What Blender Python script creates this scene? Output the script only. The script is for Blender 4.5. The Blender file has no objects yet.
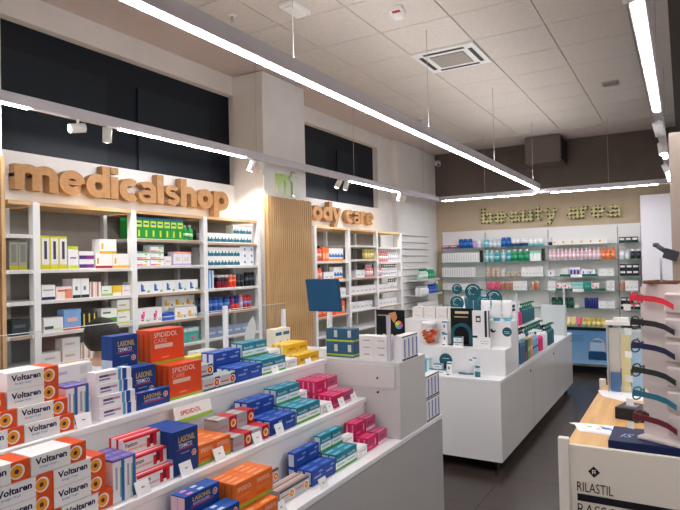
import bpy, bmesh, math, random
from mathutils import Vector, Matrix
random.seed(7)
PI = math.pi
SC = bpy.context.scene
COL = SC.collection
# ------------------------------------------------------------------ camera
YAW, PITCH, ROLL, FPX, CAMH = 0.532609, 0.0159288, -0.0213953, 582.70, 1.6
cy, sy = math.cos(YAW), math.sin(YAW)
_f0 = Vector((-sy, cy, 0)); _r0 = Vector((cy, sy, 0)); _u0 = Vector((0, 0, 1))
FWD = _f0 * math.cos(PITCH) + _u0 * math.sin(PITCH)
_u1 = _u0 * math.cos(PITCH) - _f0 * math.sin(PITCH)
RGT = _r0 * math.cos(ROLL) + _u1 * math.sin(ROLL)
UPV = _u1 * math.cos(ROLL) - _r0 * math.sin(ROLL)
CAM = Vector((0, 0, CAMH))
cd = bpy.data.cameras.new('camera'); cam = bpy.data.objects.new('camera', cd); COL.objects.link(cam)
cam.matrix_world = Matrix(((RGT.x, UPV.x, -FWD.x, 0), (RGT.y, UPV.y, -FWD.y, 0), (RGT.z, UPV.z, -FWD.z, CAMH), (0, 0, 0, 1)))
cd.sensor_width = 36.0; cd.lens = 36.0 * FPX / 680.0; cd.clip_start = 0.02
SC.camera = cam
def ray(x, y): return RGT * ((x - 340) / FPX) + UPV * (-(y - 255) / FPX) + FWD
def on_z(x, y, z): d = ray(x, y); return CAM + d * ((z - CAMH) / d.z)
def on_x(x, y, X): d = ray(x, y); return CAM + d * (X / d.x)
def on_y(x, y, Y): d = ray(x, y); return CAM + d * (Y / d.y)
# ------------------------------------------------------------------ world, exposure
w = bpy.data.worlds.new('night_world'); SC.world = w; w.use_nodes = True
w.node_tree.nodes['Background'].inputs[0].default_value = (0.02, 0.024, 0.032, 1)
w.node_tree.nodes['Background'].inputs[1].default_value = 1.0
SC.view_settings.view_transform = 'Standard'; SC.view_settings.look = 'None'
SC.view_settings.gamma = 1.0; SC.view_settings.use_curve_mapping = False
SC.view_settings.exposure = 0.55
LED_POWER = 42.0
UPFILL_POWER = 17.0       # upward strips added to brighten the ceiling      # emission strength of the LED strips
SPOT_POWER = 16.0     # watts of each spot head
# ------------------------------------------------------------------ materials
def lin(c):
    if isinstance(c, str):
        c = tuple(int(c[i:i + 2], 16) / 255 for i in (0, 2, 4))
    return tuple((v / 12.92 if v <= .04045 else ((v + .055) / 1.055) ** 2.4) for v in c)
_M = {}
def M(col, rough=.5, metal=0., emit=0., kind='plain', col2=None, scale=8., trans=0., alpha=1., coat=0.):
    key = (col, rough, metal, emit, kind, col2, scale, trans, alpha, coat)
    if key in _M: return _M[key]
    m = bpy.data.materials.new('%s_%s' % (kind, col)); m.use_nodes = True
    nt = m.node_tree; b = nt.nodes['Principled BSDF']; rgb = lin(col)
    b.inputs['Base Color'].default_value = (*rgb, 1); b.inputs['Roughness'].default_value = rough
    b.inputs['Metallic'].default_value = metal
    b.inputs['Specular IOR Level'].default_value = .5 if (coat or metal or alpha < 1 or rough < .3) else .3
    if coat: b.inputs['Coat Weight'].default_value = coat; b.inputs['Coat Roughness'].default_value = .08
    if trans: b.inputs['Transmission Weight'].default_value = trans; b.inputs['IOR'].default_value = 1.2
    if alpha < 1: b.inputs['Alpha'].default_value = alpha
    if emit:
        b.inputs['Emission Color'].default_value = (*rgb, 1); b.inputs['Emission Strength'].default_value = emit
    if kind != 'plain' and kind != 'led':
        tc = nt.nodes.new('ShaderNodeTexCoord'); mp = nt.nodes.new('ShaderNodeMapping')
        nt.links.new(tc.outputs['Object'], mp.inputs['Vector'])
        ramp = nt.nodes.new('ShaderNodeValToRGB')
        c2 = lin(col2) if col2 else tuple(v * .85 for v in rgb)
        ramp.color_ramp.elements[0].color = (*c2, 1); ramp.color_ramp.elements[1].color = (*rgb, 1)
        if kind in ('wood', 'woodx', 'woodz', 'noise', 'floor'):
            n = nt.nodes.new('ShaderNodeTexNoise'); n.inputs['Scale'].default_value = scale; n.inputs['Detail'].default_value = 5
            sc_ = {'wood': (6, .5, 6), 'woodx': (.5, 6, 6), 'woodz': (8, 8, .5), 'noise': (1, 1, 1), 'floor': (1.5, .35, 1)}[kind]
            mp.inputs['Scale'].default_value = sc_
            nt.links.new(mp.outputs[0], n.inputs['Vector']); nt.links.new(n.outputs['Fac'], ramp.inputs[0])
            ramp.color_ramp.elements[0].position = .35; ramp.color_ramp.elements[1].position = .65
            bp = nt.nodes.new('ShaderNodeBump'); bp.inputs['Strength'].default_value = .08; bp.inputs['Distance'].default_value = .004
            nt.links.new(n.outputs['Fac'], bp.inputs['Height']); nt.links.new(bp.outputs[0], b.inputs['Normal'])
        elif kind == 'dots':
            n = nt.nodes.new('ShaderNodeTexVoronoi'); n.inputs['Scale'].default_value = scale; n.inputs['Randomness'].default_value = .15
            nt.links.new(mp.outputs[0], n.inputs['Vector']); nt.links.new(n.outputs['Distance'], ramp.inputs[0])
            ramp.color_ramp.interpolation = 'CONSTANT'; ramp.color_ramp.elements[1].position = .34
        elif kind == 'gradz':
            s = nt.nodes.new('ShaderNodeSeparateXYZ'); nt.links.new(mp.outputs[0], s.inputs[0])
            r = nt.nodes.new('ShaderNodeMapRange'); r.inputs['From Min'].default_value = 0; r.inputs['From Max'].default_value = scale
            nt.links.new(s.outputs['Z'], r.inputs['Value']); nt.links.new(r.outputs[0], ramp.inputs[0])
        nt.links.new(ramp.outputs[0], b.inputs['Base Color'])
    if 0 < alpha < .3:
        tr = nt.nodes.new('ShaderNodeBsdfTransparent'); tr.inputs[0].default_value = (.96, .98, .98, 1)
        gl = nt.nodes.new('ShaderNodeBsdfGlossy'); gl.inputs['Roughness'].default_value = .03
        lw = nt.nodes.new('ShaderNodeLayerWeight'); lw.inputs[0].default_value = .5
        pw = nt.nodes.new('ShaderNodeMath'); pw.operation = 'POWER'; pw.inputs[1].default_value = 3.5; nt.links.new(lw.outputs['Facing'], pw.inputs[0])
        fr = nt.nodes.new('ShaderNodeMath'); fr.operation = 'MULTIPLY_ADD'; fr.inputs[1].default_value = .35; fr.inputs[2].default_value = .035; nt.links.new(pw.outputs[0], fr.inputs[0])
        mx = nt.nodes.new('ShaderNodeMixShader'); nt.links.new(fr.outputs[0], mx.inputs[0]); nt.links.new(tr.outputs[0], mx.inputs[1]); nt.links.new(gl.outputs[0], mx.inputs[2])
        out = nt.nodes['Material Output']; nt.links.new(mx.outputs[0], out.inputs['Surface'])
    _M[key] = m; return m
def CLEAR(tint='EAF4F2', a=.16, rough=.05): return M(tint, rough, alpha=a, kind='plain')
def CARD(c): return M(c, .42)
WHITE = M('F1F0EE', .38, kind='noise', col2='ECEBE8', scale=3.)
LAM = M('F0EFEE', .3, coat=.25)
WALLW = M('EDEAE6', .7, kind='noise', col2='E8E5E0', scale=4.)
CEIL = M('DED6CE', .85, kind='noise', col2='D5CCC3', scale=60.)
TAUPE = M('C6B499', .8, kind='noise', col2='C0AD92', scale=5.)
OAK = M('D8B283', .5, kind='woodz', col2='C39A66', scale=9.)
OAKY = M('DDB98A', .45, kind='wood', col2='CBA06B', scale=7.)
CORK = M('B58C62', .7, kind='noise', col2='A67E55', scale=40.)
DARK = M('17191B', .45)
BLACKP = M('111214', .35)
CHROME = M('C8CACC', .25, metal=1.)
GREYM = M('B9B7BB', .4, metal=.3)
GREYP = M('A59F97', .6, kind='noise', col2='9D978F', scale=4.)
GLASSG = M('A8CFC6', .04, alpha=.31)
# ------------------------------------------------------------------ mesh tools
class MB:
    def __init__(s): s.v = []; s.f = []; s.m = []; s.mats = []; s.sm = []
    def mi(s, mat):
        if mat not in s.mats: s.mats.append(mat)
        return s.mats.index(mat)
    def add(s, vs, fs, mat, smooth=False):
        o = len(s.v); s.v += [tuple(v) for v in vs]; i = s.mi(mat)
        for f in fs: s.f.append(tuple(o + k for k in f)); s.m.append(i); s.sm.append(smooth)
        return s
    def box(s, x0, x1, y0, y1, z0, z1, mat, bev=0.):
        if bev > 0:
            bm = bmesh.new(); bmesh.ops.create_cube(bm, size=1)
            for v in bm.verts:
                v.co = ((x0 + x1) / 2 + v.co.x * (x1 - x0), (y0 + y1) / 2 + v.co.y * (y1 - y0), (z0 + z1) / 2 + v.co.z * (z1 - z0))
            bmesh.ops.bevel(bm, geom=bm.edges[:], offset=bev, segments=2, affect='EDGES', profile=.5)
            bm.verts.ensure_lookup_table(); bm.verts.index_update()
            s.add([v.co[:] for v in bm.verts], [[v.index for v in f.verts] for f in bm.faces], mat); bm.free(); return s
        v = [(x, y, z) for z in (z0, z1) for y in (y0, y1) for x in (x0, x1)]
        return s.add(v, [(0, 2, 3, 1), (4, 5, 7, 6), (0, 1, 5, 4), (2, 6, 7, 3), (0, 4, 6, 2), (1, 3, 7, 5)], mat)
    def cyl(s, p, q, r, mat, n=10, r2=None, smooth=True):
        p, q = Vector(p), Vector(q); r2 = r if r2 is None else r2; a = (q - p).normalized()
        t = Vector((1, 0, 0)) if abs(a.x) < .8 else Vector((0, 1, 0)); u = a.cross(t).normalized(); w_ = a.cross(u)
        vs = [];
        for c, rr in ((p, r), (q, r2)):
            for k in range(n):
                th = 2 * PI * k / n; vs.append(c + u * (rr * math.cos(th)) + w_ * (rr * math.sin(th)))
        o = len(s.v); s.add(vs, [(k, (k + 1) % n, n + (k + 1) % n, n + k) for k in range(n)], mat, smooth)
        i = s.mi(mat); s.f.append(tuple(o + k for k in reversed(range(n)))); s.m.append(i); s.sm.append(False)
        s.f.append(tuple(o + n + k for k in range(n))); s.m.append(i); s.sm.append(False); return s
    def tube(s, pts, r, mat, n=6):
        pts = [Vector(p) for p in pts]; vs = []
        for i, p in enumerate(pts):
            a = (pts[min(i + 1, len(pts) - 1)] - pts[max(i - 1, 0)]).normalized()
            t = Vector((0, 0, 1)) if abs(a.z) < .9 else Vector((1, 0, 0)); u = a.cross(t).normalized(); w_ = a.cross(u)
            for k in range(n): th = 2 * PI * k / n; vs.append(p + u * (r * math.cos(th)) + w_ * (r * math.sin(th)))
        fs = [(i * n + k, i * n + (k + 1) % n, (i + 1) * n + (k + 1) % n, (i + 1) * n + k) for i in range(len(pts) - 1) for k in range(n)]
        fs += [tuple(reversed(range(n))), tuple((len(pts) - 1) * n + k for k in range(n))]
        return s.add(vs, fs, mat, True)
    def lathe(s, prof, mat, n=14, sy=1., cx=0., cyy=0.):
        vs = [(cx + r * math.cos(2 * PI * k / n), cyy + sy * r * math.sin(2 * PI * k / n), z) for r, z in prof for k in range(n)]
        fs = [(i * n + k, i * n + (k + 1) % n, (i + 1) * n + (k + 1) % n, (i + 1) * n + k) for i in range(len(prof) - 1) for k in range(n)]
        fs += [tuple(reversed(range(n))), tuple((len(prof) - 1) * n + k for k in range(n))]
        return s.add(vs, fs, mat, True)
    def prism(s, pts, axis, a, b, mat):
        # outline pts in the plane normal to axis, from a to b
        n = len(pts)
        def P(p, t): return {'x': (t, p[0], p[1]), 'y': (p[0], t, p[1]), 'z': (p[0], p[1], t)}[axis]
        vs = [P(p, a) for p in pts] + [P(p, b) for p in pts]
        fs = [tuple(range(n)), tuple(reversed(range(n, 2 * n)))] + [(k, n + k, n + (k + 1) % n, (k + 1) % n) for k in range(n)]
        return s.add(vs, fs, mat)
    def mesh(s, name):
        me = bpy.data.meshes.new(name); me.from_pydata(s.v, [], s.f)
        for m in s.mats: me.materials.append(m)
        me.polygons.foreach_set('material_index', s.m); me.polygons.foreach_set('use_smooth', s.sm)
        bm = bmesh.new(); bm.from_mesh(me); bmesh.ops.recalc_face_normals(bm, faces=bm.faces[:]); bm.to_mesh(me); bm.free()
        me.update(); return me
    def build(s, name, parent=None, **kw): return put(name, s.mesh(name), parent, **kw)
def put(name, me, parent=None, loc=(0, 0, 0), rz=0., label=None, cat=None, group=None, kind=None):
    o = bpy.data.objects.new(name, me); COL.objects.link(o); o.location = loc; o.rotation_euler = (0, 0, rz)
    if parent is not None: o.parent = parent
    tag(o, label, cat, group, kind); return o
def tag(o, label=None, cat=None, group=None, kind=None):
    if label: o['label'] = label
    if cat: o['category'] = cat
    if group: o['group'] = group
    if kind: o['kind'] = kind
    return o
def thing(name, loc, label=None, cat=None, group=None, rz=0., kind=None): return put(name, None, None, loc, rz, label, cat, group, kind)
def bx(name, parent, x0, x1, y0, y1, z0, z1, mat, bev=0., **kw): return MB().box(x0, x1, y0, y1, z0, z1, mat, bev).build(name, parent, **kw)
ORD = 'first second third fourth fifth sixth seventh eighth ninth tenth eleventh twelfth thirteenth fourteenth fifteenth sixteenth seventeenth eighteenth nineteenth twentieth'.split()
_T = {}
def text_mesh(txt, bold=0., ext=0., shear=0., res=2):
    key = (txt, bold, ext, shear)
    if key in _T: return _T[key]
    c = bpy.data.curves.new('t', 'FONT'); c.body = txt; c.size = 1; c.offset = bold; c.extrude = ext; c.resolution_u = res; c.shear = shear; c.fill_mode = 'BOTH' if ext else 'FRONT'
    o = bpy.data.objects.new('t', c); COL.objects.link(o); bpy.context.view_layer.update()
    me = bpy.data.meshes.new_from_object(o.evaluated_get(bpy.context.evaluated_depsgraph_get()))
    bpy.data.objects.remove(o); bpy.data.curves.remove(c)
    vs = [v.co.copy() for v in me.vertices]; fs = [tuple(p.vertices) for p in me.polygons]; bpy.data.meshes.remove(me)
    _T[key] = (vs, fs); return vs, fs
def lettering(mb, txt, mat, y0, y1, z0, z1, x, bold=0.02, keep=True, shear=0.):
    """flat lettering on the plane x=const facing +x, fitted into y0..y1, z0..z1"""
    vs, fs = text_mesh(txt, bold, 0., shear)
    ax, bxx = min(v.x for v in vs), max(v.x for v in vs); az, bz = min(v.y for v in vs), max(v.y for v in vs)
    s1 = (y1 - y0) / (bxx - ax); s2 = (z1 - z0) / (bz - az)
    mb.add([(x, y0 + (v.x - ax) * s1, z0 + (v.y - az) * s2) for v in vs], fs, mat); return mb
# ------------------------------------------------------------------ the room
ZC = 3.39; XL = -3.6; YB = 9.15; XR = 2.3; YF = -2.6
fl = bx('floor', None, XL - .2, XR + .2, YF - .2, YB + .2, -.1, -.004, M('2A2320', .6), kind='structure')
TF = M('40362F', .25, kind='floor', col2='342A26', scale=4.)
tm = MB().box(-.2985, .2985, -.2985, .2985, -.012, 0, TF).mesh('floor_tile')
for i in range(10):
    for j in range(12): put('tile', tm, fl, (-3.3 + .6 * i, 2.25 + .6 * j, 0))
bx('wall_right', None, XR, XR + .1, YF, YB, 0, ZC, M('D8D0C8', .8), kind='structure')
bx('wall_front', None, XL, XR, YF - .1, YF, 0, ZC, M('E0DAD4', .8), kind='structure')
wb = bx('wall_back', None, XL - .1, XR, YB, YB + .1, 0, ZC + .02, TAUPE, kind='structure')
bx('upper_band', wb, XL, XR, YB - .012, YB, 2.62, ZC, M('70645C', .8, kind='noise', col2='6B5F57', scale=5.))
# left wall with two dark window openings
WZ0, WZ1 = 2.355, 3.2
W1 = (1.88, 4.215); W2 = (5.37, 7.18)
wl = MB(); X0, X1 = XL - .1, XL
wl.box(X0, X1, YF, YB, 0, WZ0, WALLW).box(X0, X1, YF, YB, WZ1, ZC, WALLW)
for a, b in ((YF, W1[0]), (W1[1], W2[0]), (W2[1], YB)): wl.box(X0, X1, a, b, WZ0, WZ1, WALLW)
wl = wl.build('wall_left', kind='structure')
NIGHT = M('15212B', .4); FRM = M('081320', .45)
for n, (a, b) in enumerate((W1, W2)):
    t = thing('window_%d' % (n + 1), (0, a, WZ0), kind='structure')
    L = b - a; H = WZ1 - WZ0
    bx('window_frame', t, XL - .1, XL - .075, 0, L, 0, H, FRM)
    cuts = [(.0, .965), (1.235, 2.055)] if n == 0 else [(.0, .55), (.8, 1.35)]
    for p, q in cuts:
        bx('pane', t, XL - .072, XL - .062, p + .02, q, .012, H - .18, NIGHT)
# columns
def pillar(name, x, y0, y1): return bx(name, None, XL, x, y0, y1, 0, ZC - .02, WALLW, kind='structure')
pillar('pillar', -3.26, 1.05, 1.84); pillar('pillar', -3.25, 4.185, 4.865); pillar('pillar', -3.52, 7.62, YB)
# ceiling: slab, plaster margins, single tiles
ce = bx('ceiling', None, XL - .1, XR + .1, YF - .1, YB + .1, ZC + .012, ZC + .1, M('B8AEA4', .8), kind='structure')
PL = M('D6C9C4', .85)
XT = [-3.10, -2.54, -1.98, -1.42, -.86, -.30, -.04]; YT = [5.715 + .553 * k for k in range(-11, 5)] + [8.43]
bx('margin_board', ce, XL, XT[0], YF, YB, ZC - .012, ZC + .012, PL)
bx('margin_board', ce, XT[0], XT[-1], YT[-1], YB, ZC - .012, ZC + .012, PL)
bx('margin_board', ce, XT[0], XT[-1], YF, YT[0], ZC - .012, ZC + .012, PL)
bx('margin_board', ce, XT[-1], XR, YF, YB, ZC - .35, ZC + .012, M('4A413C', .8))
for i in range(len(XT) - 1):
    for j in range(len(YT) - 1):
        if i == 2 and abs(YT[j] - 4.609) < .01: continue      # the air conditioner sits here
        g = .004; a, b, c, d = XT[i] + g, XT[i + 1] - g, YT[j] + g, YT[j + 1] - g
        MB().box(a, b, c, d, ZC, ZC + .012, CEIL).build('tile', ce)
# ------------------------------------------------------------------ signs
def arc(cx, cz, rx, rz, a0, a1, n=14):
    return [(cx + rx * math.cos(math.radians(a0 + (a1 - a0) * k / n)), cz + rz * math.sin(math.radians(a0 + (a1 - a0) * k / n))) for k in range(n + 1)]
HW = .172
def ring(cx): return ('ring', arc(cx, .5, .35, .36, 0, 360, 24)[:-1], HW)
def line(*p, w_=HW): return ('path', list(p), w_)
GLY = {
 'm': (1.52, [line((.15, 0), (.15, 1)), line(*([(.15, .5)] + arc(.455, .62, .305, .24, 180, 0) + [(.76, 0)])), line(*([(.76, .5)] + arc(1.065, .62, .305, .24, 180, 0) + [(1.37, 0)]))]),
 'e': (1.0, [line(*arc(.5, .5, .35, .36, 0, 318, 22)), line((.2, .5), (.86, .5), w_=.085)]),
 'd': (1.0, [ring(.5), line((.85, 0), (.85, 1.42))]),
 'i': (.3, [line((.15, 0), (.15, 1)), line((.15, 1.14), (.15, 1.42))]),
 'c': (.8, [line(*arc(.5, .5, .35, .36, 48, 312, 20))]),
 'a': (.95, [line(*([(.8, 0), (.8, .6)] + arc(.5, .62, .3, .24, 0, 150, 12)), w_=.145), ('ring', arc(.46, .28, .31, .2, 0, 360, 22)[:-1], .105)]),
 'l': (.3, [line((.15, 0), (.15, 1.42))]),
 's': (.86, [line(*(arc(.43, .7, .27, .18, 25, 270, 14) + arc(.43, .3, .29, .19, 90, -155, 14)[1:]), w_=.125)]),
 'h': (.92, [line((.15, 0), (.15, 1.42)), line(*([(.15, .5)] + arc(.46, .62, .31, .24, 180, 0) + [(.77, 0)]))]),
 'o': (1.0, [ring(.5)]),
 'p': (1.0, [ring(.5), line((.15, -.42), (.15, 1))]),
 'b': (1.0, [ring(.5), line((.15, 0), (.15, 1.42))]),
 'y': (.98, [line((.12, 1), (.5, .08)), line((.86, 1), (.5, .08), (.33, -.3), (.1, -.3), w_=.14)]),
 'r': (.68, [line((.15, 0), (.15, 1)), line(*([(.15, .5)] + arc(.44, .6, .29, .27, 180, 70, 8)))]),
 'u': (.92, [line((.77, 0), (.77, 1)), line(*([(.15, 1)] + arc(.46, .38, .31, .24, 180, 360)  + [(.77, .5)]))]),
 't': (.74, [line(*([(.3, 1.3), (.3, .4)] + arc(.54, .38, .24, .24, 180, 280, 8)), w_=.14), line((.05, .86), (.68, .86), w_=.12)]),
 ' ': (.45, []),
}
def sign(name, txt, place, length, xh, mat, side, label, ext):
    """bold letters standing off the wall, each its own solid; they run along +Y (left wall) or +X (back wall)"""
    gap = .085; tot = sum(GLY[c][0] + gap for c in txt) - gap; s = length / tot
    t = thing(name, place, label, 'sign'); u = 0.
    for c in txt:
        wd, strokes = GLY[c]; mb = MB()
        for si, (typ, pts, hw) in enumerate(strokes):
            n = len(pts); closed = typ == 'ring'; L = []; Rr_ = []
            for k in range(n):
                p = Vector(pts[k]); a = Vector(pts[(k - 1) % n]) if (closed or k > 0) else None; b = Vector(pts[(k + 1) % n]) if (closed or k < n - 1) else None
                d1 = (p - a).normalized() if a is not None else (b - p).normalized(); d2 = (b - p).normalized() if b is not None else d1
                tn = (d1 + d2); tn = tn.normalized() if tn.length > 1e-6 else d1
                nrm = Vector((-tn.y, tn.x)); f = hw / max(.5, abs(nrm.dot(Vector((-d1.y, d1.x)))))
                L.append(p + nrm * f); Rr_.append(p - nrm * f)
            e = ext + .0006 * si      # strokes of one letter overlap, the later one a hair prouder
            def P(q, dep): a_, z_ = (u + q.x) * s, q.y * xh; return (dep, a_, z_) if side == 'l' else (a_, -dep, z_)
            vs = [P(q, e) for q in L] + [P(q, e) for q in Rr_] + [P(q, 0) for q in L] + [P(q, 0) for q in Rr_]; fs = []
            for k in range(n if closed else n - 1):
                k2 = (k + 1) % n
                fs += [(k, k2, n + k2, n + k), (2 * n + k, 3 * n + k, 3 * n + k2, 2 * n + k2), (k, 2 * n + k, 2 * n + k2, k2), (n + k, n + k2, 3 * n + k2, 3 * n + k)]
            if not closed: fs += [(0, n, 3 * n, 2 * n), (n - 1, 3 * n - 1, 4 * n - 1, 2 * n - 1)]
            mb.add(vs, fs, mat)
        if strokes: mb.build('letter', t)
        u += wd + gap
    return t
sign('wall_lettering', 'medicalshop', (-3.585, 2.07, 2.107), 1.95, .158, CORK, 'l', 'cork coloured wooden letters reading medicalshop above medicine shelves', .06)
sign('wall_lettering', 'body care', (-3.585, 5.2, 2.107), 1.68, .158, CORK, 'l', 'cork coloured wooden letters reading body care above toiletry shelves', .06)
BOX = M('CFC691', .7, kind='dots', col2='3F4A24', scale=18.)
sign('wall_lettering', 'beauty area', (-2.74, 9.146, 2.195), 1.99, .168, BOX, 'b', 'dotted yellow green letters reading beauty area on taupe wall', .06)
t = thing('wall_emblem', (-3.249, 4.36, 2.27), 'light green letter n with silver cross t emblem on white pillar', 'emblem')
GRN = M('B9D77A', .5, kind='gradz', col2='E4F0C8', scale=.18)
pts = [(0, 0), (0, .19), (.062, .19), (.062, .165), (.1, .192), (.15, .192), (.185, .165), (.2, .13), (.2, 0), (.135, 0), (.135, .11), (.125, .13), (.1, .135), (.075, .125), (.065, .1), (.065, 0)]
MB().prism(pts, 'x', 0, .02, GRN).build('letter', t)
pts = [(.235, 0), (.235, .15), (.2, .15), (.2, .2), (.235, .2), (.235, .245), (.285, .245), (.285, .2), (.335, .2), (.335, .15), (.285, .15), (.285, .05), (.3, .0)]
MB().prism([(a + .01, b - .01) for a, b in pts], 'x', 0, .014, CHROME).build('cross_outline', t)
MB().prism([(.265 + (a - .265) * .8 + .01, .12 + (b - .12) * .87 - .01) for a, b in pts], 'x', .0145, .02, M('DCE8CC', .5)).build('cross_face', t)
# ------------------------------------------------------------------ slatted wooden panels
def slats(y0, y1, n, x, label):
    t = thing('slatted_panel', (x, y0, 0), label, 'panel')
    bx('backing_board', t, 0, .012, 0, y1 - y0, 0.02, 2.23, M('B98F5C', .6))
    p = (y1 - y0) / n
    me = MB().box(.012, .04, 0, p * .62, 0, 2.235, OAK).mesh('slat')
    for k in range(n): put('slat', me, t, (0, p * k + p * .19, random.uniform(-.004, .004)))
slats(4.178, 4.905, 22, -3.248, 'tall panel of narrow oak slats on white pillar below green emblem')
slats(1.08, 1.838, 22, -3.258, 'tall panel of narrow oak slats beside end of medicine shelves')
# ------------------------------------------------------------------ linear lights and tracks
LED = M('F6F6FC', .4, emit=LED_POWER, kind='led')
UPFILL = M('F8F6F6', .4, emit=UPFILL_POWER, kind='led')  # added upward glow, fills the ceiling with light
PROF = M('CFCBD0', .4)
def seg(p, q):   # child of a fixture, in world coordinates
    return p, q
def fixture(name, a, b, z, width, height, leds, wires, label, axis):
    t = thing(name, (0, 0, 0), label, 'ceiling light')
    (x, y0, y1) = (a[0], a[1], b[1]) if axis == 'y' else (a[1], a[0], b[0])
    def B(nm, u0, u1, c0, c1, z0, z1, m):
        return bx(nm, t, c0, c1, u0, u1, z0, z1, m) if axis == 'y' else bx(nm, t, u0, u1, c0, c1, z0, z1, m)
    B('profile', y0, y1, x - width / 2, x + width / 2, z, z + height, PROF)
    for l0, l1 in leds: B('led_strip', l0, l1, x - width * .3, x + width * .3, z - .006, z, LED)
    if width > .055:      # uplight added on the two long profiles to lift the ceiling
        q = [(x - width * .3, y0 + .1), (x + width * .3, y0 + .1), (x + width * .3, y1 - .1), (x - width * .3, y1 - .1)]
        MB().add([(a_, b_, z + height + .0005) if axis == 'y' else (b_, a_, z + height + .0005) for a_, b_ in q], [(0, 1, 2, 3)], UPFILL).build('upper_led_strip', t)
    for wy in wires:
        p = (x, wy) if axis == 'y' else (wy, x)
        MB().cyl((p[0], p[1], z + height), (p[0], p[1], ZC + .002), .0022, GREYM, 5).build('suspension_wire', t)
    return t
LZ = 2.548
fixture('linear_light', (-1.66, -2.2), (-1.66, 8.115), LZ, .06, .075, [(-2.1, 8.05)], (-1.2, .6, 2.4, 4.2, 6.0, 7.8), 'long suspended white LED profile running above the stepped counter', 'y')
fixture('linear_light', (-3.1, -2.2), (-3.1, 8.115), 2.50, .05, .06, [(-2.1, -.2), (.4, 1.9), (2.5, 3.74), (5.5, 6.74)], (-1.0, 1.5, 3.9, 5.6, 7.6), 'suspended white LED track with spotlights along the lettered wall', 'y')
fixture('linear_light', (-.118, .4), (-.118, 8.115), 2.50, .05, .06, [(2.25, 4.08), (5.35, 6.05), (6.6, 7.9)], (1.6, 4.3, 6.3), 'suspended white LED track leading to the beige board', 'y')
fixture('linear_light', (-3.13, 8.15), (.1, 8.15), 2.50, .05, .06, [(-3.03, -1.72), (-1.5, -.25)], (-2.4, -.8), 'suspended white LED profile across the beauty wall', 'x')
fixture('linear_light', (1.3, -2.2), (1.3, 8.0), LZ, .06, .075, [(-2.0, 7.8)], (-1, 3, 7), 'added unseen LED profile over the dark side of the shop', 'y')  # extra light out of view, added as fill for the room
def spot(x, y, z, dirv, label, on=True, r=.028, L=.09):
    t = thing('track_spotlight', (x, y, z), label, 'spotlight')
    MB().cyl((0, 0, 0), (0, 0, -.035), .008, WHITE, 8).build('stem', t)
    d = Vector(dirv).normalized(); c = Vector((0, 0, -.035 - r * .6))
    MB().cyl(c - d * (L * .45), c + d * (L * .55), r, WHITE, 16).build('head', t)
    e = c + d * (L * .55 + .0015)
    MB().cyl(e - d * .001, e, r * .82, M('FFF8EA', .4, emit=18., kind='led') if on else M('D8D4CC', .3), 16, smooth=False).build('lens', t)
    if on:
        ld = bpy.data.lights.new('spot_beam', 'SPOT'); ld.energy = SPOT_POWER; ld.spot_size = math.radians(70); ld.spot_blend = .6; ld.shadow_soft_size = .03; ld.color = (1, .95, .88)
        lo = bpy.data.objects.new('spot_beam', ld); COL.objects.link(lo); lo.parent = t; lo.location = e + d * .004
        lo.rotation_euler = d.to_track_quat('-Z', 'Y').to_euler()
    return t
for y, d, w_ in ((2.205, (-.25, -.93, -.2), 'sideways at the slatted panel end'), (2.41, (-.35, .22, -1), 'down onto the first letters'), (3.83, (-.4, -.1, -1), 'down beside the window end'),
                 (3.96, (-.5, .35, -.75), 'towards the green emblem'), (5.26, (-.45, -.2, -1), 'down onto the letters b and o'), (5.42, (-.4, .1, -1), 'down onto the letters d and y'), (6.78, (-.4, -.1, -1), 'down onto the letters r and e'), (6.92, (-.4, .3, -1), 'down at the wire rack wall')):
    spot(-3.1, y, 2.50, d, 'white cylindrical track spotlight on lettered wall track aimed ' + w_)
for y, d, w_ in ((2.0, (.1, .5, -.75), 'before the long lit strip'), (4.35, (.2, .5, -.9), 'after the long lit strip'), (5.15, (.1, -.2, -1), 'before the short lit strip'), (6.35, (.3, -.3, -.8), 'after the short lit strip')):
    spot(-.118, y, 2.50, d, 'white track spotlight by beige board ' + w_, r=.032)
# ------------------------------------------------------------------ ceiling fittings
t = thing('air_conditioner', (-1.70, 4.885, ZC), 'white square cassette air conditioner set in the tiled ceiling', 'air conditioner')
bx('panel', t, -.275, .275, -.272, .272, -.018, .06, WHITE, .006)
bx('grille', t, -.15, .15, -.15, .15, -.024, -.0185, M('9E978F', .6))
for k in range(9): bx('louvre', t, -.145, .145, -.145 + .0325 * k, -.13 + .0325 * k, -.03, -.0245, M('B9B2A9', .6))
for x0, x1, y0, y1 in ((-.18, .18, -.235, -.2), (-.18, .18, .2, .235), (-.235, -.2, -.18, .18), (.2, .235, -.18, .18)): bx('air_slot', t, x0, x1, y0, y1, -.021, -.0185, M('3A3735', .6))
def det(name, p, label, cat, prof, m=WHITE):
    t = thing(name, (p.x, p.y, ZC), label, cat); MB().lathe(prof, m, 16).build('body', t); return t
t = det('smoke_detector', on_z(398, 12, ZC), 'round white smoke detector under the ceiling tiles', 'smoke detector', [(.055, 0), (.055, -.02), (.042, -.045), (.02, -.05)])
MB().lathe([(.047, -.022), (.05, -.028), (.044, -.034)], BLACKP, 16).build('sensor_ring', t)
p = on_z(396, 7, ZC); t = thing('alarm_lamp', (p.x, p.y, ZC), 'small white alarm lamp with red lens beside smoke detector', 'alarm'); bx('body', t, -.05, .05, -.025, .025, -.03, 0, WHITE, .004); bx('lens', t, -.03, .03, -.015, .015, -.036, -.03, M('B03030', .3), .002)
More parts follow.
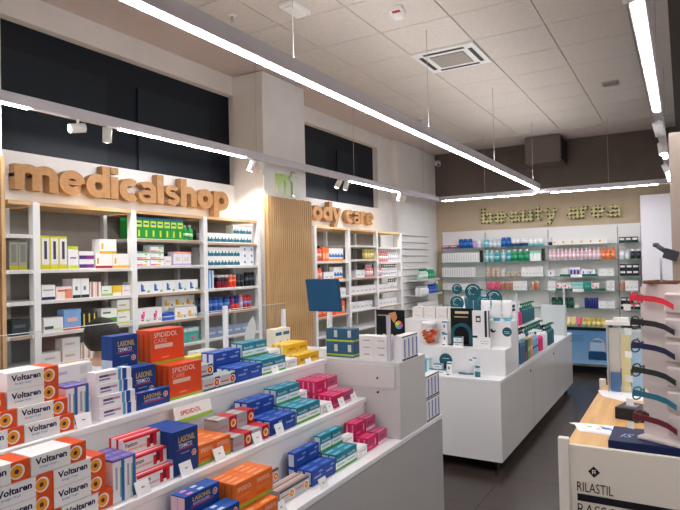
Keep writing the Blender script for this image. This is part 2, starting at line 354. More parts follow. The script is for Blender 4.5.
for q in ((232, 15), (421, 118)):
    p = on_z(*q, ZC); t = thing('sprinkler', (p.x, p.y, ZC), 'metal ceiling sprinkler ' + ('above the white pillar' if q[0] < 300 else 'near back end of long light'), 'sprinkler')
    MB().lathe([(.035, 0), (.03, -.008), (.01, -.01)], WHITE, 14).build('rosette', t); MB().cyl((0, 0, -.01), (0, 0, -.05), .008, GREYM, 8).build('nozzle', t)
p = on_z(295, 7, ZC); t = thing('emergency_lamp', (p.x, p.y, ZC), 'small white rectangular emergency lamp on ceiling tile', 'lamp'); bx('body', t, -.06, .06, -.11, .11, -.03, 0, WHITE, .006); bx('diffuser', t, -.04, .04, -.09, .09, -.042, -.03, M('F8F6F0', .3), .004)
p = on_z(610, 83, ZC); t = thing('ceiling_speaker', (p.x, p.y, ZC), 'square grey ceiling speaker grille among the tiles', 'speaker'); bx('frame', t, -.08, .08, -.08, .08, -.012, 0, M('C9C1B8', .6), .003); bx('grille', t, -.065, .065, -.065, .065, -.016, -.0125, M('8B837C', .7))
t = thing('ceiling_duct', (-1.69, 8.75, 2.985), 'taupe boxed duct hanging at the ceiling above beauty lettering', 'duct'); bx('casing', t, -.24, .24, -.15, .38, 0, .38, M('6E625A', .7), .004); bx('side_grille', t, .2405, .25, -.12, .35, .04, .34, M('2A2624', .7))
t = thing('security_camera', (-3.44, 9.0, 3.22), 'small white security camera in upper wall corner', 'camera'); bx('bracket', t, -.06, .02, .05, .15, -.02, .05, WHITE, .004); MB().cyl((0, .06, 0), (.05, -.04, -.04), .03, WHITE, 12).build('body', t); MB().cyl((.05, -.04, -.04), (.054, -.048, -.043), .02, BLACKP, 12).build('lens', t)
# ------------------------------------------------------------------ printed cartons
KIND = {}
def K(key, name, desc, w_, h, d, base, paints=(), texts=(), discs=(), cat='box', rough=.42):
    """w along the shelf, h up, d deep; paints (face,u0,v0,u1,v1,colour); texts (text,u0,v0,u1,v1,colour,bold)"""
    KIND[key] = dict(name=name, desc=desc, w=w_, h=h, d=d, base=base, paints=paints, texts=texts, discs=discs, cat=cat, rough=rough, made=None)
def carton_meshes(k):
    k = KIND[k]
    if k['made']: return k['made']
    W, H, D = k['w'] / 2, k['h'], k['d'] / 2; mb = MB(); idx = {}
    def fp(face, u, v):
        if face == 'f': return (D, -W + 2 * W * u, H * v)
        if face == 'k': return (-D, W - 2 * W * u, H * v)
        if face == 't': return (D - 2 * D * v, -W + 2 * W * u, H)
        if face == 'b': return (-D + 2 * D * v, -W + 2 * W * u, 0)
        if face == 'l': return (-D + 2 * D * u, -W, H * v)
        if face == 'r': return (D - 2 * D * u, W, H * v)
    for face in 'fktblr':
        ps = [p for p in k['paints'] if p[0] == face]
        us = sorted({0, 1} | {p[1] for p in ps} | {p[3] for p in ps}); vs = sorted({0, 1} | {p[2] for p in ps} | {p[4] for p in ps})
        for a, b in zip(us, us[1:]):
            for c, d in zip(vs, vs[1:]):
                col = k['base']; mu, mv = (a + b) / 2, (c + d) / 2
                for p in ps:
                    if p[1] < mu < p[3] and p[2] < mv < p[4]: col = p[5]
                q = []
                for u, v in ((a, c), (b, c), (b, d), (a, d)):
                    P = tuple(round(x, 6) for x in fp(face, u, v))
                    if P not in idx: idx[P] = len(mb.v); mb.v.append(P)
                    q.append(idx[P])
                mb.f.append(tuple(q)); mb.m.append(mb.mi(M(col, k['rough']))); mb.sm.append(False)
    out = [('', mb.mesh(k['name']))]
    if k['texts']:
        tb = MB()
        for tx in k['texts']:
            s_, u0, v0, u1, v1, c, bo = tx
            lettering(tb, s_, M(c, .45), -W + 2 * W * u0, -W + 2 * W * u1, H * v0, H * v1, D + .0005, bo)
        out.append(('lettering', tb.mesh('lettering')))
    for (u, v, r, c, cc) in k['discs']:
        db = MB(); y, z = -W + 2 * W * u, H * v
        for rr, col, x in ((r * 1.22, 'F3F0EC', .0003), (r, c, .0006), (r * .38, cc, .0009)):
            db.add([(D + x, y + rr * math.cos(2 * PI * i / 18) + (.12 * r if rr > r else 0), z + rr * math.sin(2 * PI * i / 18) * 1.0) for i in range(18)], [tuple(range(18))], M(col, .45))
        out.append(('emblem', db.mesh('emblem')))
    k['made'] = out; return out
def carton(key, loc, rz=0., label=None, group=None):
    k = KIND[key]; ms = carton_meshes(key)
    o = put(k['name'], ms[0][1], None, loc, rz, label or k['desc'], k['cat'], group)
    for nm, me in ms[1:]: put(nm, me, o)
    return o
# ---- counter cartons
OR, GR = 'E0531F', '8CB832'
K('volt', 'ointment_carton', 'white and orange gel carton', .165, .053, .046, 'F2EFEC',
  [('f', .70, 0, 1, 1, OR), ('t', .74, 0, 1, 1, OR), ('r', 0, 0, 1, 1, OR), ('f', 0, .0, .7, .04, 'D8D2CE')],
  [('Voltaren', .07, .5, .63, .84, '1E1F4B', .035), ('Emulgel 1% gel', .14, .27, .44, .41, '3E8FC0', .01)], [(.79, .5, .0165, 'EC9A1C', '5A2A48')])
K('lilac', 'sachet_carton', 'white upright carton with lilac top', .042, .13, .042, 'F0EDEE',
  [('t', 0, 0, 1, 1, '6A5FA8'), ('t', .12, .3, .88, .6, '8A82C4'), ('t', 0, .9, 1, 1, '4A4288'), ('f', .72, 0, 1, 1, '2E6FB0'), ('f', .6, .1, .72, .8, '7FB9A8'), ('f', 0, .95, 1, 1, '6A5FA8'), ('l', 0, .95, 1, 1, '6A5FA8'), ('f', .22, .3, .4, .82, 'A9A6B6')])
K('ribbon', 'cream_carton', 'white carton with blue ribbon stripes', .15, .04, .045, 'F1EEEE',
  [('f', .62, 0, .7, 1, '4FA3CC'), ('f', .74, 0, .86, 1, '1E4C9C'), ('t', .66, 0, .8, 1, '2F6FB4'), ('f', .1, .52, .36, .72, '55507E'), ('f', .36, .52, .56, .72, 'C08AB0'), ('f', .1, .25, .4, .4, '8E8BA6')])
K('laso', 'patch_carton', 'navy heat patch carton', .118, .15, .03, '123A7C',
  [('t', 0, 0, 1, 1, '1A4A98'), ('f', .16, .555, .84, .575, 'C8283C'), ('f', .28, .0, .6, .26, '5F86B8'), ('f', .22, .0, .66, .14, '5F86B8'), ('f', .3, .46, .66, .48, '8FA3C8'), ('l', 0, 0, 1, .4, 'BCC6DA')],
  [('LASONIL', .22, .72, .88, .86, 'D8B84A', .02), ('TERMICO', .22, .59, .76, .69, 'E6E8F0', .01)], [(.82, .4, .009, 'C8502C', 'F0D8A0')])
K('lasoflat', 'patch_carton', 'navy flat heat patch carton', .118, .07, .145, '123A7C',
  [('t', 0, 0, 1, .12, '1A4A98'), ('t', .2, .2, .35, .5, 'E088B0'), ('t', .55, .2, .7, .5, 'DDE4F0'), ('f', .18, .34, .82, .4, 'C8283C')],
  [('LASONIL', .22, .6, .8, .82, 'D8B84A', .02), ('ANTIDOLORE', .22, .42, .78, .54, 'C9D3E8', .01)], [(.84, .62, .009, 'C8502C', 'F0D8A0')])
K('spid', 'analgesic_carton', 'bright orange care carton with green base', .175, .135, .028, 'E04A22',
  [('f', 0, 0, 1, .07, GR), ('l', 0, 0, 1, .07, GR), ('f', .1, .46, .64, .58, 'E8C6B4'), ('l', .35, .1, .65, .9, 'B8401E'), ('f', .3, .16, .52, .2, 'EE8A60'), ('l', .9, 0, 1, 1, '9A7A28')],
  [('SPIDIDOL', .08, .78, .8, .93, 'F4E2D8', .0), ('CARE', .08, .62, .46, .74, 'F4C8B4', -.01)])
K('fast', 'gel_carton', 'red and white gel carton', .152, .052, .034, 'EFECEA',
  [('t', 0, 0, 1, .42, 'E0283C'), ('t', 0, .62, 1, 1, 'E0283C'), ('f', 0, .86, 1, 1, 'D8202F'), ('f', .62, .1, .72, .7, 'C81E30'), ('f', .7, .25, .8, .86, '7A1020'), ('f', .8, .1, .9, .86, 'C81E30'), ('l', 0, .0, .3, 1, 'D8202F')],
  [('Fastum', .05, .5, .36, .76, '2A2A34', .02), ('ANTIDOLORIFICO', .12, .26, .6, .4, 'C83048', .01)])
K('oran', 'tablet_carton', 'orange tablet carton with green base', .084, .072, .042, 'E2702A',
  [('f', 0, 0, 1, .14, GR), ('l', 0, 0, 1, .14, GR), ('t', .1, .25, .6, .6, 'F0A070'), ('l', .4, .16, .6, .9, 'C05A20'), ('f', .1, .28, .6, .36, 'C0501C')],
  [('SPIDIDOL', .12, .62, .86, .82, 'F6E0D0', .0)])
K('oranbig', 'tablet_carton', 'large orange tablet carton with green base', .105, .09, .029, 'E2702A',
  [('f', 0, 0, 1, .12, GR), ('l', 0, 0, 1, .12, GR), ('t', .1, .25, .6, .6, 'F0A070'), ('l', .4, .14, .6, .9, 'C05A20'), ('f', .1, .22, .6, .28, 'C0501C'), ('f', .1, .45, .8, .47, 'F0A070')],
  [('SPIDIDOL', .14, .66, .84, .82, 'F6E0D0', .0)])
K('silv', 'tablet_carton', 'silver-red tablet carton with target', .11, .055, .036, 'A9A5A6',
  [('f', .58, 0, 1, 1, 'B01F2E'), ('t', .5, 0, 1, 1, 'B8242F'), ('t', 0, .3, .5, .6, 'C4C0C0'), ('f', .05, .3, .5, .5, 'B8868A'), ('l', 0, .85, 1, 1, '7E7A7C')], (), [(.8, .48, .013, 'E8A81E', 'B01F2E')])
K('silvo', 'tablet_carton', 'silver-black tablet carton with target', .1, .052, .036, 'C2C0BF',
  [('f', 0, .82, 1, 1, '4A4648'), ('t', 0, 0, 1, .4, '7E7A7C'), ('t', 0, .5, 1, .7, 'E0783C'), ('f', .08, .45, .6, .55, 'D06038'), ('l', 0, 0, 1, 1, 'A8A6A6')], (), [(.8, .42, .014, 'E87A24', 'F4D060')])
K('silvt', 'tablet_carton', 'silver-teal tablet carton with target', .1, .05, .036, 'BEBCBC',
  [('f', 0, .0, 1, .15, '1F5560'), ('f', .72, 0, 1, 1, '1F5560'), ('f', .08, .4, .6, .52, 'C04848'), ('t', 0, 0, 1, 1, 'AEB4B6')], (), [(.82, .5, .015, 'D8442A', 'F2C23A')])
K('blue', 'tablet_carton', 'royal blue tablet carton', .091, .062, .038, '1C459C',
  [('t', .1, .3, .7, .6, '5F84C8'), ('f', .62, .7, .9, .8, '8FB0E0'), ('l', .15, .1, .85, .9, 'C9CEDA'), ('f', .0, 0, 1, .06, '15357C')], [('momendol', .2, .42, .76, .58, 'E6ECF6', .0)])
K('teal', 'tablet_carton', 'teal-white tablet carton, green base', .094, .072, .036, '1F7F95',
  [('f', 0, 0, 1, .5, 'E9EEEC'), ('f', 0, 0, 1, .13, '5FA83C'), ('f', .12, .26, .8, .36, 'A8C4BE'), ('l', .1, .06, .9, .92, 'E2E2DC'), ('t', .1, .3, .7, .6, '7FC0CC')], [('buscofen', .14, .6, .86, .78, 'E6F2F2', .0)])
K('whit', 'tablet_carton', 'white tablet carton', .098, .042, .034, 'EEECE8', [('t', .1, .2, .9, .5, 'DCD8D2'), ('f', .1, .2, .5, .28, 'C9A9A0'), ('l', .2, .1, .8, .9, 'D6D2CC')], [('paracet', .2, .42, .82, .7, '4A4C5C', .0)])
K('yell', 'tablet_carton', 'yellow tablet carton', .1, .05, .034, 'E8B92C', [('l', 0, 0, .35, 1, 'F0E4C0'), ('f', .06, .08, .94, .14, 'F6E8B0'), ('t', .2, .3, .8, .6, 'F2D880')], [('MODAC', .26, .36, .86, .62, 'A83A1C', .02)])
K('yelo', 'sachet_carton', 'long pale yellow carton', .2, .05, .06, 'DCCB4E', [('f', .1, .3, .6, .5, 'C0A830')])
K('magn', 'tablet_carton', 'magenta tablet carton', .1, .062, .03, 'C81E58', [('t', .1, .2, .9, .45, 'DD6C96'), ('l', .3, .1, .6, .9, 'E27AA0'), ('f', .12, .2, .5, .3, 'E0789C'), ('f', .8, .25, .88, .75, 'F0B8CC')], [('moment', .2, .48, .72, .7, '5E2C7C', .02)])
K('magr', 'tablet_carton', 'rose tablet carton', .1, .062, .03, 'B8486E', [('t', .1, .2, .9, .45, 'D08AA4'), ('f', 0, 0, 1, .25, 'E8C4D0')], [('moment', .2, .48, .72, .7, '4E2C6C', .02)])
K('gree', 'herbal_carton', 'olive green and white carton', .17, .09, .07, 'A9B59A', [('f', 0, .75, 1, 1, 'E6E4DC'), ('f', .1, .3, .5, .5, '7E9A5C')])
K('tealL', 'herbal_carton', 'wide teal and green carton', .15, .085, .07, '2E7E92', [('f', .3, 0, .36, 1, '5FC06C'), ('f', .62, 0, .68, 1, '5FC06C'), ('t', .3, 0, .36, 1, '5FC06C'), ('f', .1, .3, .28, .6, 'BFD8DC')])
K('leafb', 'herbal_carton', 'white carton with green leaf print', .16, .075, .07, 'E4E0DA', [('f', .1, .1, .8, .45, '7FAF5A'), ('f', .3, .3, .6, .6, 'C890A0'), ('f', .1, .7, .7, .82, '6A5A66')])
K('long', 'cream_carton', 'long white carton with yellow end flash', .2, .045, .06, 'ECE9E5', [('t', .6, .7, .8, 1, 'E8CC3A'), ('f', .1, .35, .5, .6, 'C9C2C4'), ('f', .75, .2, .9, .8, 'D8D4D2')])
# ------------------------------------------------------------------ stepped counter
TIERS = {'bottom': (-1.27, .69), 'middle': (-1.47, .89), 'top': (-1.71, 1.08)}
cn = thing('stepped_counter', (0, 0, 0), 'white stepped sales counter full of medicine cartons', 'counter')
YS, YE = -.6, 2.74
bx('plinth', cn, -2.2, -1.30, YS, 3.30, 0, .08, M('4A4644', .5))
bx('base_body', cn, -2.24, -1.29, YS, 3.325, .08, .665, WHITE)
bx('base_top', cn, -2.25, -1.27, YS, 3.33, .665, .69, LAM, .003)
PF = M('B4B2B0', .35)
for a, b in ((-.6, .62), (.626, 1.845), (1.851, 3.326)):
    d = bx('front_panel', cn, -1.29, -1.274, a, b, .082, .66, PF)
    if b < 3: continue
pl = [c for c in cn.children if c.name.startswith('front_panel')]
for p, y in zip(pl, (.55, 1.7, 2.02)):
    MB().cyl((-1.274, y, .575), (-1.268, y, .575), .011, M('2A2A2C', .3, metal=.6), 14).build('lock', p)
bx('tier_riser', cn, -2.24, -1.485, YS, YE, .69, .865, WHITE); bx('tier_top', cn, -2.25, -1.47, YS, YE, .865, .89, LAM, .003)
bx('tier_riser', cn, -2.24, -1.725, YS, YE, .89, 1.055, WHITE); bx('tier_top', cn, -2.25, -1.71, YS, YE, 1.055, 1.08, LAM, .003)
eb = bx('end_cabinet', cn, -2.25, -1.275, YE, 3.085, .69, 1.085, M('C9C7C4', .35), .003)
eb2 = bx('end_cabinet_drawer', cn, -1.95, -1.30, YE - .006, YE, .95, 1.07, M('D2CFCB', .4))
for x in (-1.42, -1.42):
    pass
for z in (.925, 1.0): MB().cyl((-1.40, YE - .008, z), (-1.40, YE - .001, z), .006, M('3A3836', .4), 10).build('peg_hole', cn)
# price cards
def card(x, y, z, w_=.055, h=.045, tilt=.35, col='F4F2F0', rz=0., label='', text=True):
    t = thing('price_card', (x, y, z), label, 'price card', 'price cards on the stepped counter', rz)
    a = math.sin(tilt) * h; b = math.cos(tilt) * h
    m = MB(); P = [(0, -w_ / 2, 0), (0, w_ / 2, 0), (-a, w_ / 2, b), (-a, -w_ / 2, b)]
    th = .0012
    m.add(P + [(p[0] - th, p[1], p[2]) for p in P], [(0, 1, 2, 3), (7, 6, 5, 4), (0, 4, 5, 1), (1, 5, 6, 2), (2, 6, 7, 3), (3, 7, 4, 0)], M(col, .5)); m.build('card', t)
    m = MB(); P = [(-th, -w_ / 2, .0), (-th, w_ / 2, .0), (-a * 2.0 - th, w_ / 2, 0), (-a * 2. - th, -w_ / 2, 0)]
    m.add(P + [(p[0], p[1], .0012) for p in P], [(0, 1, 2, 3), (7, 6, 5, 4), (0, 4, 5, 1), (1, 5, 6, 2), (2, 6, 7, 3), (3, 7, 4, 0)], M(col, .5)); m.build('foot', t)
    if text:
        m = MB(); q = lambda u, v: (-a * v + .0008, -w_ / 2 + w_ * u, b * v)
        m.add([q(.4, .5), q(.62, .5), q(.62, .58), q(.4, .58)], [(0, 1, 2, 3)], M('6A6A70', .6)); m.build('price_print', t)
    return t
_used = {}
def uniq(label):
    n = _used.get(label, 0); _used[label] = n + 1
    return label
LV = ['bottom', 'second', 'third', 'fourth', 'top']
def grid(key, tier, y0, ncol=1, ndeep=1, nlev=1, xf=None, gap=.001, z=None, where=None, jit=.002, lev0=0):
    """cartons in columns along Y (from y0), rows going back from the front, levels going up"""
    k = KIND[key]; ex, ez = TIERS[tier]; xf = ex - .03 if xf is None else xf; z = ez if z is None else z + .0012
    grp = '%s on the %s tier' % (k['desc'] + 's', tier)
    for c in range(ncol):
        for d in range(ndeep):
            for l in range(nlev):
                x = xf - k['d'] / 2 - d * (k['d'] + gap); y = y0 + k['w'] / 2 + c * (k['w'] + gap)
                bits = []
                if ncol > 1: bits.append({0: 'cabinet-side', 1: 'outer', 2: 'outermost'}[ncol - 1 - c] + ' column')
                if ndeep > 1: bits.append('%s row' % ('front' if d == 0 else ORD[d]))
                if nlev > 1: bits.append('%s layer' % ('top' if l == nlev - 1 else LV[l]))
                lab = '%s, %s tier%s' % (k['desc'], tier, (' ' + where) if where else '')
                if bits: lab += ', ' + ', '.join(bits)
                carton(key, (x + random.uniform(-jit, 0) * (l if ndeep == 1 else 0), y, z + .0006 + l * (k['h'] + .0006)), 0, lab, grp)
K('lasow', 'patch_carton', 'low navy heat patch carton', .16, .06, .03, '143C80',
  [('t', 0, 0, 1, 1, '1E56A8'), ('t', .15, .2, .3, .7, 'E088B0'), ('t', .45, .2, .6, .7, 'DDE4F0'), ('f', .18, .3, .82, .36, 'C8283C'), ('l', 0, .06, 1, .94, 'D8B8C4')],
  [('LASONIL', .22, .58, .74, .82, 'D8B84A', .02), ('ANTIDOLORE', .22, .39, .7, .52, 'C9D3E8', .01)], [(.86, .6, .009, 'C8502C', 'F0D8A0')])
def stack(key, tier, spots, deep=1, where=''):
    """one staggered pile, spots = [(level, y_end, x_front)] listed upwards"""
    k = KIND[key]; ez = TIERS[tier][1]
    for l, ye, xf in spots:
        for d in range(deep):
            lab = '%s, %s tier pile %s, %s layer%s' % (k['desc'], tier, where, 'top' if l == spots[-1][0] else LV[l], '' if deep == 1 else (', front row' if d == 0 else ', back row'))
            carton(key, (xf - k['d'] / 2 - d * (k['d'] + .001), ye - k['w'] / 2, ez + .0006 + l * (k['h'] + .0006)), 0, lab, 'gel cartons on the %s tier' % tier)
# top tier
stack('volt', 'top', [(0, 1.2, -1.73), (1, 1.182, -1.735), (2, 1.158, -1.745), (3, 1.158, -1.745)], 2, 'beside the lilac cartons')
stack('volt', 'top', [(0, 1.033, -1.73), (1, 1.014, -1.735), (2, .985, -1.745)], 2, 'away from lilac cartons')
grid('lilac', 'top', 1.204, 2, 2, 1, -1.775)
for l, (yo, xf) in enumerate(((1.302, -1.732), (1.302, -1.736), (1.298, -1.745), (1.298, -1.75))): grid('ribbon', 'top', yo, 1, 1, 1, xf, z=1.08 + l * .0404, where='%s layer of its pile' % ('top' if l == 3 else LV[l]))
grid('long', 'top', .78, 3, 1, 4, -1.88); grid('long', 'top', 1.42 - .001, 1, 1, 1, -2.0, where='behind the navy cartons')
grid('lasow', 'top', 1.457 - .0, 1, 1, 1, -1.735, where='in front')
grid('laso', 'top', 1.462, 1, 2, 1, -1.772, where='standing behind')
K('lasobase', 'patch_carton', 'navy carton lying flat', .118, .057, .12, '123A7C', [('t', 0, 0, 1, .12, '1A4A98')])
grid('lasobase', 'top', 1.445, 1, 1, 2, -1.842, where='below standing carton'); grid('laso', 'top', 1.445, 1, 2, 1, -1.85, z=1.08 + .1150, where='raised on flat cartons')
grid('spid', 'top', 1.622, 1, 7, 1, -1.74, where='lower stack'); grid('spid', 'top', 1.60, 1, 3, 1, -1.815, z=1.2156, where='upper stack')
grid('silvt', 'top', 1.80, 2, 2, 1, -1.735); grid('silvt', 'top', 1.80, 1, 2, 1, -1.775 + .002, z=1.1306, where='second layer')
K('yelo2', 'sachet_carton', 'long pale yellow carton', .17, .05, .06, 'DCCB4E', [('f', .1, .3, .6, .5, 'C0A830')])
grid('yelo2', 'top', 1.98, 2, 1, 2, -1.985 )
grid('blue', 'top', 2.005, 2, 3, 1, -1.735); grid('blue', 'top', 2.0, 2, 2, 2, -1.858, where='back group')
grid('teal', 'top', 2.192, 2, 3, 1, -1.735); grid('teal', 'top', 2.19, 2, 2, 2, -1.85, where='back group')
grid('whit', 'top', 2.386, 1, 3, 1, -1.735); grid('whit', 'top', 2.386, 1, 3, 2, -1.842, where='back group')
grid('yell', 'top', 2.49, 2, 2, 1, -1.735); grid('yell', 'top', 2.49, 2, 3, 2, -1.808, where='back group')
K('gree2', 'herbal_carton', 'olive green and white carton', .16, .09, .06, 'A9B59A', [('f', 0, .75, 1, 1, 'E6E4DC'), ('f', .1, .3, .5, .5, '7E9A5C')])
grid('leafb', 'top', 2.34, 1, 1, 1, -2.09); grid('tealL', 'top', 2.51, 1, 1, 1, -2.08)
# middle tier
stack('volt', 'middle', [(0, 1.166, -1.5), (1, 1.146, -1.505), (2, 1.146, -1.505), (3, 1.085, -1.51)], 2, 'beside the lilac cartons')
stack('volt', 'middle', [(0, .996, -1.5), (1, .979, -1.505), (2, .979, -1.505), (3, .915, -1.51)], 2, 'away from lilac cartons')
grid('lilac', 'middle', 1.168, 2, 3, 1, -1.5)
grid('fast', 'middle', 1.256, 1, 4, 1, -1.5, where='lower layer'); grid('fast', 'middle', 1.256, 1, 3, 1, -1.53, z=.9424, where='middle layer'); grid('fast', 'middle', 1.256, 1, 2, 1, -1.56, z=.9952, where='upper layer')
grid('laso', 'middle', 1.412, 1, 5, 1, -1.505)
grid('oran', 'middle', 1.533, 2, 4, 1, -1.505)
grid('silv', 'middle', 1.712, 2, 2, 1, -1.5); grid('silv', 'middle', 1.712, 2, 2, 2, -1.576, where='back group')
grid('blue', 'middle', 1.945, 2, 3, 1, -1.5); grid('blue', 'middle', 1.945, 2, 2, 2, -1.62, where='back group')
grid('teal', 'middle', 2.138, 2, 3, 1, -1.5); grid('teal', 'middle', 2.138, 2, 2, 2, -1.612, where='back group')
grid('whit', 'middle', 2.335, 1, 4, 1, -1.5); grid('whit', 'middle', 2.335, 1, 2, 2, -1.642, where='back group')
grid('magn', 'middle', 2.445, 1, 3, 1, -1.5, where='inner part'); grid('magr', 'middle', 2.55, 1, 3, 1, -1.5)
grid('magn', 'middle', 2.445, 1, 4, 2, -1.595, where='back group'); grid('magr', 'middle', 2.55, 1, 4, 2, -1.595, where='back group')
# bottom tier
grid('lasow', 'bottom', 1.34, 1, 2, 3, -1.38, where='back group'); grid('lasow', 'bottom', 1.36, 1, 2, 2, -1.31, where='front group')
grid('fast', 'bottom', 1.18, 1, 3, 2, -1.31)
grid('oran', 'bottom', 1.542, 2, 4, 1, -1.293); grid('oranbig', 'bottom', 1.53, 2, 4, 1, -1.338, z=.7626)
grid('silvo', 'bottom', 1.785, 2, 2, 1, -1.34); grid('silvo', 'bottom', 1.785, 1, 1, 2, -1.416, where='back group')
grid('blue', 'bottom', 2.0, 2, 2, 1, -1.335); grid('blue', 'bottom', 1.995, 2, 1, 2, -1.414, where='back group')
grid('teal', 'bottom', 2.19, 2, 2, 1, -1.335); grid('teal', 'bottom', 2.19, 2, 1, 2, -1.41, where='back group')
grid('whit', 'bottom', 2.385, 1, 2, 1, -1.335); grid('whit', 'bottom', 2.385, 1, 1, 2, -1.41, where='back group')
grid('magn', 'bottom', 2.495, 1, 2, 1, -1.34, where='inner part'); grid('magr', 'bottom', 2.61, 1, 2, 1, -1.34)
grid('magn', 'bottom', 2.495, 1, 2, 2, -1.404, where='back group'); grid('magr', 'bottom', 2.605, 1, 2, 2, -1.404, where='back group')
# price cards: tier, pixel of the base, beside what
for tier, px, py, wh in (('top', 85, 427, 'lilac cartons'), ('top', 110, 419, 'ribbon striped cartons'), ('top', 153, 406, 'navy heat patch cartons'), ('top', 218, 388, 'teal silver cartons'), ('top', 276, 372.5, 'teal and white cartons'), ('top', 309, 363, 'yellow cartons'),
                 ('middle', 66, 524, 'orange and white gel cartons'), ('middle', 145, 495, 'red and white gel cartons'), ('middle', 188, 475, 'navy heat patch cartons'), ('middle', 221, 460, 'orange tablet cartons'), ('middle', 259, 443.5, 'silver and red cartons'), ('middle', 281, 434, 'royal blue cartons'), ('middle', 331, 411.5, 'white tablet cartons'), ('middle', 343, 406.5, 'magenta cartons'), ('middle', 355, 401, 'rose cartons'),
                 ('bottom', 283, 514, 'silver and black cartons'), ('bottom', 325, 489, 'royal blue cartons')):
    p = on_z(px, py, TIERS[tier][1])
    ex = TIERS[tier][0]; xx = min(max(p.x, ex - .026), ex - .006)
    card(xx, p.y, TIERS[tier][1] + .0005, label='small white price card before the %s, %s tier' % (wh, tier))
t = thing('shelf_sign', (-1.688, 1.60, 1.0), 'white and green strip sign reading SPIDIDOL on top tier edge', 'sign')
m = MB().box(0, .004, 0, .2, 0, .062, M('F0EDE6', .45)); m.build('board', t).rotation_euler = (0, -.25, 0)
m = MB().box(.0042, .0046, 0, .2, 0, .014, M('8CB832', .45)); m.build('green_band', t).rotation_euler = (0, -.25, 0)
m = MB(); lettering(m, 'SPIDIDOL', M('E0531F', .45), .03, .14, .026, .044, .0048, .02); m.build('lettering', t).rotation_euler = (0, -.25, 0)
# ------------------------------------------------------------------ service desk, acrylic screens, till screen
t = thing('service_desk', (0, 0, 0), 'white service desk behind the stepped counter', 'desk')
bx('desk_top', t, -2.63, -2.26, -.5, 3.05, .92, .95, LAM, .003); bx('front_board', t, -2.3, -2.26, -.5, 3.05, .0, .92, WHITE)
for y in (-.45, 1.3, 3.0): bx('side_board', t, -2.6, -2.3, y, y + .04, 0, .92, WHITE)
ACR = M('DDE8EA', .04, alpha=.09)
for i, (a, b, wh) in enumerate(((1.02, 2.285, 'before the seated pharmacist'), (2.295, 2.815, 'with a leaf sticker'), (2.825, 3.41, 'before the oak slats'))):
    t = thing('acrylic_screen', (-2.235, a, 1.0806), 'clear acrylic counter screen ' + wh, 'screen')
    H = .275; L = b - a
    bx('sheet', t, -.003, .003, 0, L if i < 2 else .25, .0, H, ACR)
    bx('top_edge', t, -.0032, .0032, 0, L if i < 2 else .25, H, H + .003, M('EDF2F2', .2, alpha=.8))
    for y in (() if i == 0 else ((.18,) if i == 1 else (.2,))):
        bx('support', t, .004, .022, y, y + .028, 0, .30 if i == 1 else .24, M('E4E4E8', .35), .002)
    if i == 1:
        pts = [(.42 + .05 * s * (math.sin(PI * q) ** .8), .02 + .2 * q) for s, q in [(1, k / 10) for k in range(11)] + [(-1, k / 10) for k in range(9, 0, -1)]]
        pts = [(y + .25 * (z - .12), z) for y, z in pts]
        MB().prism(pts, 'x', .0034, .0042, M('D2D6D4', .6, alpha=.75)).build('leaf_sticker', t)
    if i == 2: t['label'] = 'clear acrylic counter screen before the oak slats'
# blue till display on a post
t = thing('till_display', (-1.9, 3.0, 1.0856), 'blue backed till display on a white post', 'monitor')
bx('post', t, .03, .055, .0, .025, .0, .24, WHITE, .003)
m = MB().box(-.115, .115, -.012, .012, -.1, .1, M('16486E', .5), .006).box(-.105, .105, -.0135, -.012, -.09, .09, M('1A5078', .55))
o = m.build('casing', t, loc=(.02, -.014, .33)); o.rotation_euler = (.18, 0, 0)
bx('foot', t, -.02, .1, -.02, .06, 0, .01, WHITE, .002)
# cartons on the end cabinet
K('bluebox', 'cosmetic_carton', 'petrol blue carton with lime band', .085, .078, .07, '2A5A7C', [('f', 0, .1, 1, .22, 'A8C030'), ('f', .6, .4, .85, .9, 'BFC4C0'), ('r', 0, .1, 1, .22, 'A8C030')])
K('appl', 'appliance_carton', 'white carton with grey product outline', .085, .125, .07, 'E6E2DE', [('f', .25, .5, .75, .53, '8A8684'), ('f', .25, .8, .75, .83, '8A8684'), ('f', .3, .2, .7, .24, '8A8684'), ('t', .3, .3, .7, .7, 'D8D4D0')])
K('stripe', 'cosmetic_carton', 'white upright carton with dark blue stripes', .05, .13, .05, 'ECEAEC', [('f', .55, .1, .85, .85, '3A5FA8'), ('f', 0, 0, 1, .07, '24304A'), ('f', 0, .93, 1, .98, '24304A'), ('t', 0, 0, 1, 1, 'E2DDD8')])
ZE = 1.0856
def at(key, x, y, z, rz=0., label=None, group=None): return carton(key, (x, y, z), rz, label, group)
for l in range(2):
    for c in range(2): at('bluebox', -1.70 + .087 * c, 2.82, ZE + l * .0785, -PI / 2, 'petrol blue carton with lime band, %s layer, %s the oak slats' % (['lower', 'upper'][l], ['nearer', 'further from'][c]), 'petrol blue cartons on end cabinet')
for l, c in ((0, 0), (0, 1)):
    at('appl', -1.484 + .0865 * c, 2.815, ZE, -PI / 2, 'white carton with product outline, %s in row on the end cabinet' % ORD[c], 'white outlined cartons on end cabinet')
for c in range(4): at('stripe', -1.305, 2.815 + .0525 * c, ZE, 0, 'white striped upright carton, %s in row along end cabinet top' % ORD[c], 'striped cartons on end cabinet')
for c in range(4):
    for l in range(2): at('stripe', -1.305, 3.13 + .0515 * c, .6906 + l * .1306, 0, 'white striped upright carton on low cabinet step, %s in row, %s layer' % (ORD[c], ['lower', 'upper'][l]), 'striped cartons on low cabinet step')
K('ship', 'appliance_carton', 'plain white carton', .1, .1, .1, 'E4DFDA', [('f', .2, .2, .8, .3, 'CFC9C4')])
for i, (x, y) in enumerate(((-1.70, 2.965), (-1.595, 2.965), (-1.49, 2.97))): at('ship', x, y, ZE, -PI / 2, 'plain white carton behind outlined cartons, %s in row' % ORD[i], 'plain cartons on end cabinet')
